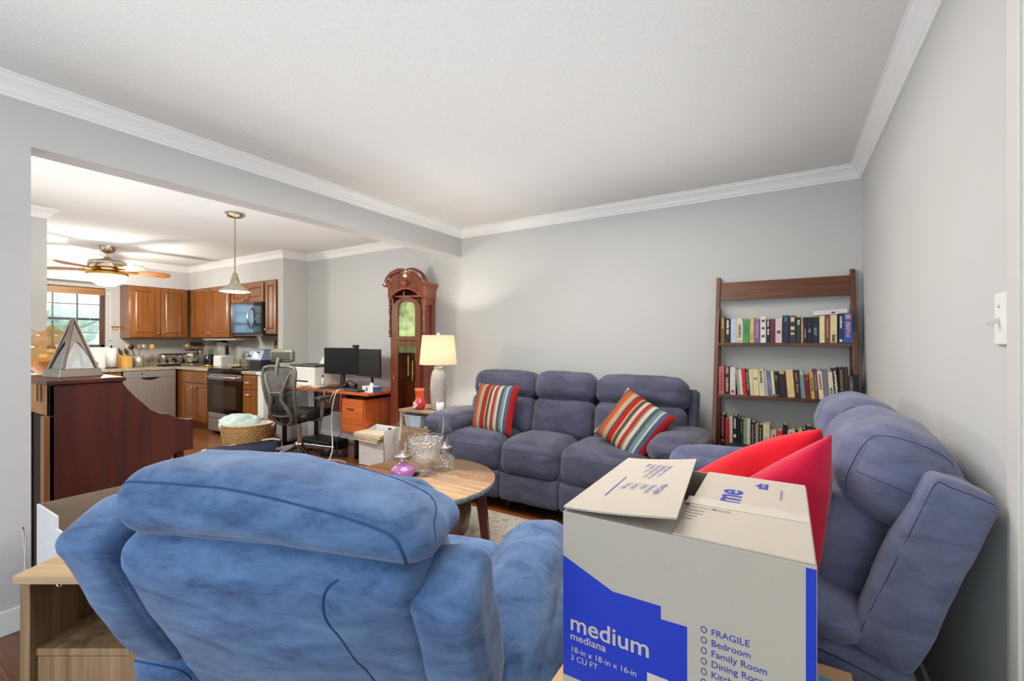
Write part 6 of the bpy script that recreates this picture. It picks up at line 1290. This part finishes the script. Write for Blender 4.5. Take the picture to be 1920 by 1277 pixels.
M['bluegrey'] = mat('blue_grey_plastic', srgb(110, 124, 150), 0.3, var=0.05); mb = MB(); mb.hexa([(-0.20, -0.17, 0.14), (0.15, -0.17, 0.14), (0.15, 0.17, 0.14), (-0.20, 0.17, 0.14)], [(-0.19, -0.12, 0.275), (0.15, -0.12, 0.275), (0.15, 0.17, 0.275), (-0.19, 0.17, 0.275)]); mb.build('upper_body', 'bluegrey', cm, 0.008)
mb = MB(); mb.hexa([(-0.06, -0.1605, 0.17), (0.06, -0.1605, 0.17), (0.06, -0.155, 0.17), (-0.06, -0.155, 0.17)], [(-0.06, -0.133, 0.25), (0.06, -0.133, 0.25), (0.06, -0.125, 0.25), (-0.06, -0.125, 0.25)]); mb.build('display', 'blackglass', cm)
mb = MB(); mb.sphere((-0.17, -0.165, 0.20), 0.022, 12, 8); mb.build('dial_knob', 'chrome', cm)
sr = thing('spice_rack', 'wall-mounted spice shelf under the narrow wall cabinet', 'spice rack', (-6.05, YB, 1.185)); MB().box(-0.17, 0.33, -0.11, -0.002, 0, 0.015).build('shelf', 'cab', sr); MB().box(-0.17, 0.33, -0.115, -0.108, 0.0, 0.045).build('front_rail', 'cab', sr); MB().box(-0.17, -0.16, -0.11, -0.002, 0.0, 0.12).build('end_panel', 'cab', sr)
M['spice1'] = mat('paprika', srgb(150, 66, 46), 0.4, var=0.1); M['spice2'] = mat('dried_herbs', srgb(106, 116, 70), 0.4, var=0.2); M['spice3'] = mat('pale_spice', srgb(200, 184, 150), 0.4, var=0.1); M['redlid'] = mat('red_lid', srgb(180, 40, 36), 0.4, var=0.05)
spn = ['spice3', 'spice3', 'spice1', 'spice3', 'spice1', 'spice2', 'spice2']; ldn = ['black', 'black', 'black', 'dkgrey', 'redlid', 'redlid', 'redlid']; cn = ['pale', 'ivory', 'rust', 'sand-coloured', 'paprika', 'green herb', 'olive herb']
for k in range(7):
    j = thing('spice_jar', '%s spice jar with %s lid, %s from the left on the spice shelf' % (cn[k], 'red' if k > 3 else 'dark', ORD[k]), 'spice jar', (-6.18+0.065*k, YB-0.058, 1.2005), 0, 'jars on the spice shelf')
    MB().lathe([(0.001, 0), (0.023, 0), (0.023, 0.075+0.01*(k % 2)), (0.018, 0.085+0.01*(k % 2))], (0, 0, 0), 16).build('glass_body', spn[k], j); MB().lathe([(0.021, 0.085+0.01*(k % 2)), (0.021, 0.115+0.01*(k % 2))], (0, 0, 0), 16).build('lid', ldn[k], j)
gb = thing('copper_bowl', 'small copper bowl on the counter left of the paper towel', 'bowl', (-8.12, 2.18, CT)); MB().lathe([(0.001, 0), (0.04, 0), (0.075, 0.035), (0.08, 0.08), (0.06, 0.11), (0.056, 0.11), (0.07, 0.05), (0.001, 0.01)], (0, 0, 0), 26, None, False).build('bowl', 'copper', gb)
gj = thing('ceramic_plate', 'round decorated plate leaning behind the copper bowl', 'plate', (-8.30, 2.07, CT)); mb = MB(); mb.lathe([(0.001, 0), (0.05, 0), (0.075, 0.012), (0.074, 0.016), (0.001, 0.006)], (0, 0, 0.078), 26, Matrix.Rotation(PI/2-0.25, 3, 'Y'), False); mb.build('plate_disc', 'cream', gj)
hg = thing('wall_hook_rack', 'tiny brass-trimmed wall ornament between window and cabinet', 'wall ornament', (XW, 2.56, 1.50)); mb = MB(); mb.box(0, 0.03, -0.045, 0.045, 0, 0.012); mb.build('bar', 'brass', hg, 0.003); mb = MB(); mb.tube([(0.015, -0.035, 0), (0.02, -0.02, -0.04), (0.02, 0.02, -0.04), (0.015, 0.035, 0)], 0.004, 6); mb.cyl((0.01, 0, 0.01), (0.005, 0, 0.09), 0.0025); mb.build('ring', 'brass', hg)
# ------------------------------------------------------------------ ceiling fan and pendant
fan = thing('ceiling_fan', 'nickel ceiling fan with wooden blades and lit bowl in the kitchen', 'ceiling fan', (-7.19, 2.09, ZC))
MB().lathe([(0.09, -0.001), (0.085, -0.03), (0.06, -0.07), (0.02, -0.09)], (0, 0, 0), 28).build('canopy', 'nickel', fan)
mb = MB(); mb.cyl((0, 0, -0.08), (0, 0, -0.16), 0.013); mb.lathe([(0.03, -0.135), (0.04, -0.15), (0.05, -0.165)], (0, 0, 0), 20); mb.build('downrod', 'nickel', fan)
MB().lathe([(0.06, -0.16), (0.17, -0.185), (0.185, -0.20), (0.185, -0.265), (0.13, -0.28)], (0, 0, 0), 40).build('motor_housing', 'nickel', fan)
M['blade'] = wood('walnut_fan_blade', srgb(134, 78, 42), srgb(170, 108, 62), 0.4, 'X', 4.0)
for k in range(5):
    a = math.radians(-8+72*k+22); R = Matrix.Rotation(a, 4, 'Z') @ Matrix.Rotation(math.radians(-22), 4, 'X')
    out = [(0.24, -0.05), (0.55, -0.072), (0.63, -0.045), (0.66, 0.02), (0.60, 0.07), (0.24, 0.05)]
    mb = MB(); mb.prism(out, lambda u, v_, t: tuple((R @ Vector((u, v_, t)))+Vector((0, 0, -0.30))), 0, 0.007); bl_ = mb.build('blade', 'blade', fan, 0.002)
    mb = MB(); mb.tube([tuple((R @ Vector(p))+Vector((0, 0, -0.30))) for p in ((0.10, 0, 0.015), (0.17, 0.0, -0.006), (0.30, 0, -0.004))], [0.016, 0.02, 0.014], 8); mb.build('blade_iron', 'brass', bl_)
MB().lathe([(0.19, -0.325), (0.205, -0.345), (0.19, -0.36)], (0, 0, 0), 36, None, False).build('light_ring', 'brass', fan)
MB().lathe([(0.11, -0.285), (0.15, -0.31), (0.19, -0.33)], (0, 0, 0), 32, None, False).build('light_fitter', 'brass', fan)
MB().lathe([(0.188, -0.345), (0.180, -0.395), (0.145, -0.45), (0.08, -0.485), (0.001, -0.497)], (0, 0, 0), 40, None, False).build('light_bowl', 'bulb', fan)
mb = MB(); mb.cyl((0.03, 0, -0.49), (0.03, 0, -0.60), 0.0015, seg=6); mb.build('pull_chain', 'brass', fan)
point('fan_light', (-7.19, 2.09, ZC-0.62), 58, (1.0, 0.95, 0.86), 0.1)
pn_ = thing('pendant_light', 'brushed nickel pendant lamp with cone shade hanging in the dining area', 'pendant lamp', (-4.32, 2.16, ZC))
MB().lathe([(0.08, -0.001), (0.08, -0.02), (0.06, -0.035), (0.012, -0.045)], (0, 0, 0), 32).build('canopy', 'nickel', pn_)
mb = MB(); mb.cyl((0, 0, -0.04), (0, 0, -0.56), 0.006, seg=10); mb.cyl((0, 0, -0.30), (0, 0, -0.32), 0.008, seg=10); mb.build('stem', 'nickel', pn_)
MB().lathe([(0.012, -0.545), (0.022, -0.56), (0.022, -0.585), (0.030, -0.59), (0.030, -0.61), (0.036, -0.615), (0.036, -0.64)], (0, 0, 0), 24).build('socket_cup', 'nickel', pn_)
M['shadeglass'] = mat('frosted_nickel_shade', srgb(196, 188, 172), 0.25, 0.6, var=0.03)
MB().lathe([(0.036, -0.64), (0.06, -0.665), (0.122, -0.715), (0.125, -0.722), (0.121, -0.719), (0.058, -0.67), (0.034, -0.646)], (0, 0, 0), 40, None, False).build('cone_shade', 'shadeglass', pn_)
mb = MB(); mb.lathe([(0.001, -0.700), (0.105, -0.702), (0.115, -0.716), (0.09, -0.727), (0.001, -0.730)], (0, 0, 0), 32, None, False); mb.build('lens', 'bulb', pn_)
point('pendant_lamp_light', (-4.32, 2.16, ZC-0.78), 48, (1.0, 0.95, 0.86), 0.08)
# ------------------------------------------------------------------ upright piano, side towards the camera
pi = thing('piano', 'dark mahogany spinet piano, its side towards the room beyond the pier', 'piano', (-3.13, 0.685, 0))
# local: -x away along the keyboard, y towards the keyboard side
def side(poly, x0, x1, name, m):
    mb = MB(); mb.prism(poly, lambda u, v_, t: (t, u, v_), x0, x1); return mb.build(name, m, pi, 0.003)
prof = [(0, 0.04), (0.50, 0.04), (0.50, 0.58), (0.55, 0.628), (0.634, 0.628), (0.634, 0.816), (0.60, 0.818), (0.557, 0.832), (0.50, 0.866), (0.462, 0.873), (0.42, 0.900), (0.386, 0.938), (0.345, 0.985), (0.313, 1.028), (0.285, 1.075), (0, 1.075)]
side(prof, -0.035, 0.0, 'side_panel', 'piano'); side(prof, -1.42, -1.385, 'side_panel', 'piano')
mb = MB(); mb.box(-1.44, 0.015, -0.012, 0.30, 1.076, 1.100); mb.build('lid', 'piano', pi, 0.004)
mb = MB(); mb.box(-1.385, -0.035, 0.26, 0.275, 0.05, 1.07); mb.box(-1.385, -0.035, 0.26, 0.62, 0.63, 0.66); mb.build('case_front', 'piano', pi)
side([(0.29, 0.70), (0.60, 0.70), (0.60, 0.76), (0.29, 0.84)], -1.385, -0.035, 'fallboard', 'piano')
mb = MB(); mb.box(-1.40, -0.0, 0.0, 0.02, 0.92, 1.075); mb.box(-0.06, -0.0, -0.018, 0.02, 0.0, 0.92); mb.box(-0.46, -0.38, -0.018, 0.02, 0.0, 0.92); mb.box(-0.9, -0.82, -0.018, 0.02, 0, 0.92); mb.box(-1.42, -1.34, -0.018, 0.02, 0, 0.92); mb.build('back_frame', 'pianoback', pi, 0.003)
MB().box(-1.385, -0.035, 0.021, 0.03, 0.05, 1.07).build('soundboard', 'darkgap', pi)
mb = MB(); mb.box(-0.16, -0.12, -0.02, -0.012, 0.99, 1.076); mb.build('hinge', 'brass', pi)
for x in (-0.06, -1.36): MB().box(x-0.02, x+0.02, 0.56, 0.60, 0.0, 0.63).build('leg', 'piano', pi, 0.003)
MB().box(-1.42, 0.0, 0.0, 0.40, 0.0, 0.045).build('toe_base', 'piano', pi, 0.003)
# things on the piano
PZ = 1.1002
pl = thing('pyramid_terrarium', 'grey pyramid lantern with blue-green glass panels on the piano', 'lantern', (-3.40, 0.84, PZ), math.radians(8))
M['pewter'] = mat('pewter_metal', srgb(128, 116, 106), 0.4, 0.4, var=0.05)
hb_ = 0.074; zb_ = 0.045; zt_ = 0.330
mb = MB(); mb.hexa([(-hb_-0.022, -hb_-0.022, 0), (hb_+0.022, -hb_-0.022, 0), (hb_+0.022, hb_+0.022, 0), (-hb_-0.022, hb_+0.022, 0)], [(-hb_-0.012, -hb_-0.012, zb_), (hb_+0.012, -hb_-0.012, zb_), (hb_+0.012, hb_+0.012, zb_), (-hb_-0.012, hb_+0.012, zb_)]); mb.build('base', 'pewter', pl, 0.003)
cor = [Vector((-hb_, -hb_, zb_)), Vector((hb_, -hb_, zb_)), Vector((hb_, hb_, zb_)), Vector((-hb_, hb_, zb_))]; apx = Vector((0, 0, zt_))
for k in range(4):
    mb = MB(); mb.tube([cor[k]*0.985+Vector((0, 0, 0.0)), cor[k].lerp(apx, 0.97)], 0.009, 6); mb.build('corner_bar', 'pewter', pl)
    a, b = cor[k], cor[(k+1) % 4]; nrm = (b-a).cross(apx-a).normalized()
    fr_ = []; mid = (a+b)/2
    # upper metal plate with an arched lower edge
    def pt2(s_, t): return a.lerp(apx, t).lerp(b.lerp(apx, t), s_)
    arcp = [pt2(k2/10, 0.02+0.50*math.sin(PI*k2/10)**0.7) for k2 in range(11)]
    poly = arcp+[apx]
    n_ = len(poly); mb = MB(); mb.add([tuple(p) for p in poly]+[tuple(p-nrm*0.004) for p in poly], [(i, i+1, n_-1) for i in range(n_-2)]+[(n_+i+1, n_+i, 2*n_-1) for i in range(n_-2)]); mb.build('arched_plate', 'pewter', pl)
    mb = MB(); q = [a*0.97+Vector((0, 0, 0.001)), b*0.97+Vector((0, 0, 0.001)), a.lerp(apx, 0.6)*1.0, b.lerp(apx, 0.6)]; mb.add([tuple(q[0]), tuple(q[1]), tuple(q[3]-nrm*0.006), tuple(q[2]-nrm*0.006)], [(0, 1, 2, 3)]); mb.build('glass_panel', 'tealglass', pl)
fb_ = thing('amber_glass_jar', 'large amber ruffled-rim glass jar on the piano beside the pyramid lantern', 'glass jar', (-3.80, 0.84, PZ))
mb = MB(); n = 48; v = []; f = []
pr_ = [(0.001, 0.002), (0.06, 0.004), (0.085, 0.03), (0.11, 0.08), (0.125, 0.13), (0.12, 0.18), (0.095, 0.215), (0.075, 0.235), (0.085, 0.255), (0.105, 0.27)]
for i, (r_, z_) in enumerate(pr_):
    for k in range(n):
        a = 2*PI*k/n; w_ = max(0, i-6)/3.0; rr = r_*(1+0.10*w_*math.cos(6*a)); v.append((rr*math.cos(a), rr*math.sin(a), z_+0.018*w_*math.cos(6*a+1)))
for i in range(len(pr_)-1):
    for k in range(n): f.append((i*n+k, i*n+(k+1) % n, (i+1)*n+(k+1) % n, (i+1)*n+k))
mb.add(v, f, True); mb.build('jar_body', 'amber', fb_)
M['amberfill'] = mat('amber_fill', srgb(214, 160, 78), 0.3, var=0.3, scale=30); mb = MB(); mb.lathe([(0.001, 0.006), (0.058, 0.008), (0.08, 0.03), (0.10, 0.075), (0.001, 0.08)], (0, 0, 0), 28, None, False); mb.build('contents', 'amberfill', fb_)
dl2 = thing('lace_doily', 'pale lace runner under the amber jar on the piano', 'doily', (-3.80, 0.84, PZ-0.0001)); mb = MB(); mb.lathe([(0.001, 0), (0.14, 0), (0.145, 0.0012), (0.001, 0.0015)], (0, 0, 0), 32, None, False); mb.build('cloth', 'cream', dl2)
# ------------------------------------------------------------------ basket and canvas bag on the floor
ba = thing('laundry_basket', 'round woven basket on the navy bag near the kitchen', 'basket', (-5.40, 2.86, 0.03))
mb = MB(); n = 64; v = []; f = []; rows = 24
for i in range(rows+1):
    z = 0.29*i/rows; r0 = 0.235+0.045*math.sin(i/rows*PI*0.55)
    for k in range(n):
        a = 2*PI*k/n; b_ = 0.006*math.cos(a*32+PI*(i//2 % 2))+0.004*math.cos(PI*i); v.append(((r0+b_)*math.cos(a), (r0+b_)*math.sin(a), z))
for i in range(rows):
    for k in range(n): f.append((i*n+k, i*n+(k+1) % n, (i+1)*n+(k+1) % n, (i+1)*n+k))
o_ = len(v); v += [(x*0.93, y*0.93, z) for x, y, z in v]
for i in range(rows):
    for k in range(n): f.append((o_+i*n+(k+1) % n, o_+i*n+k, o_+(i+1)*n+k, o_+(i+1)*n+(k+1) % n))
f.append(tuple(range(n-1, -1, -1))); mb.add(v, f, True); mb.build('woven_body', 'wicker', ba)
mb = MB(); mb.tube([(0.272*math.cos(a), 0.272*math.sin(a), 0.293) for a in [2*PI*k/48 for k in range(48)]], 0.012, 8, True); mb.build('rim', 'wicker', ba)
mf = thing('fleece_blanket', 'pale mint fleece blanket heaped in the woven basket', 'blanket', (-5.47, 2.80, 0.20)); mb = MB(); mb.soft((0, 0, 0.11), (0.19, 0.17, 0.10), 0.09, 20, (0.02, 0.02, 0.02), 0.03, 9.0); mb.build('fold', 'mint', mf); mb = MB(); mb.soft((0.13, 0.07, 0.09), (0.12, 0.12, 0.05), 0.045, 16, (0, 0, 0.01), 0.03, 12.0); mb.build('fold', 'mint', mf)
tw = thing('cream_towel', 'crumpled cream towel at the basket right side', 'towel', (-5.28, 2.93, 0.22)); mb = MB(); mb.soft((0, 0, 0.06), (0.13, 0.12, 0.05), 0.045, 16, (0, 0, 0), 0.03, 14.0); mb.build('cloth', 'fleece', tw)
nb = thing('canvas_bag', 'navy canvas bag with cream fleece lining under the basket', 'bag', (-5.14, 2.66, 0), math.radians(58))
mb = MB(); mb.soft((0, -0.0, 0.068), (0.37, 0.13, 0.068), 0.05, 22, (0, 0.01, 0.0), 0.022, 5.0, lambda x, y, z: (x, y, z*(1.0+0.45*x))); mb.build('bag_body', 'navy', nb)
mb = MB(); mb.soft((-0.04, 0.24, 0.012), (0.42, 0.30, 0.010), 0.009, 16, (0, 0, 0), 0.006, 8.0); mb.build('fleece_lining', 'fleece', nb)
mb = MB(); mb.tube([(-0.39, 0.0, 0.05), (-0.30, 0.07, 0.095), (-0.1, 0.10, 0.125), (0.1, 0.11, 0.145), (0.28, 0.10, 0.16), (0.36, 0.04, 0.15)], 0.011, 8); mb.build('cream_trim', 'fleece', nb)
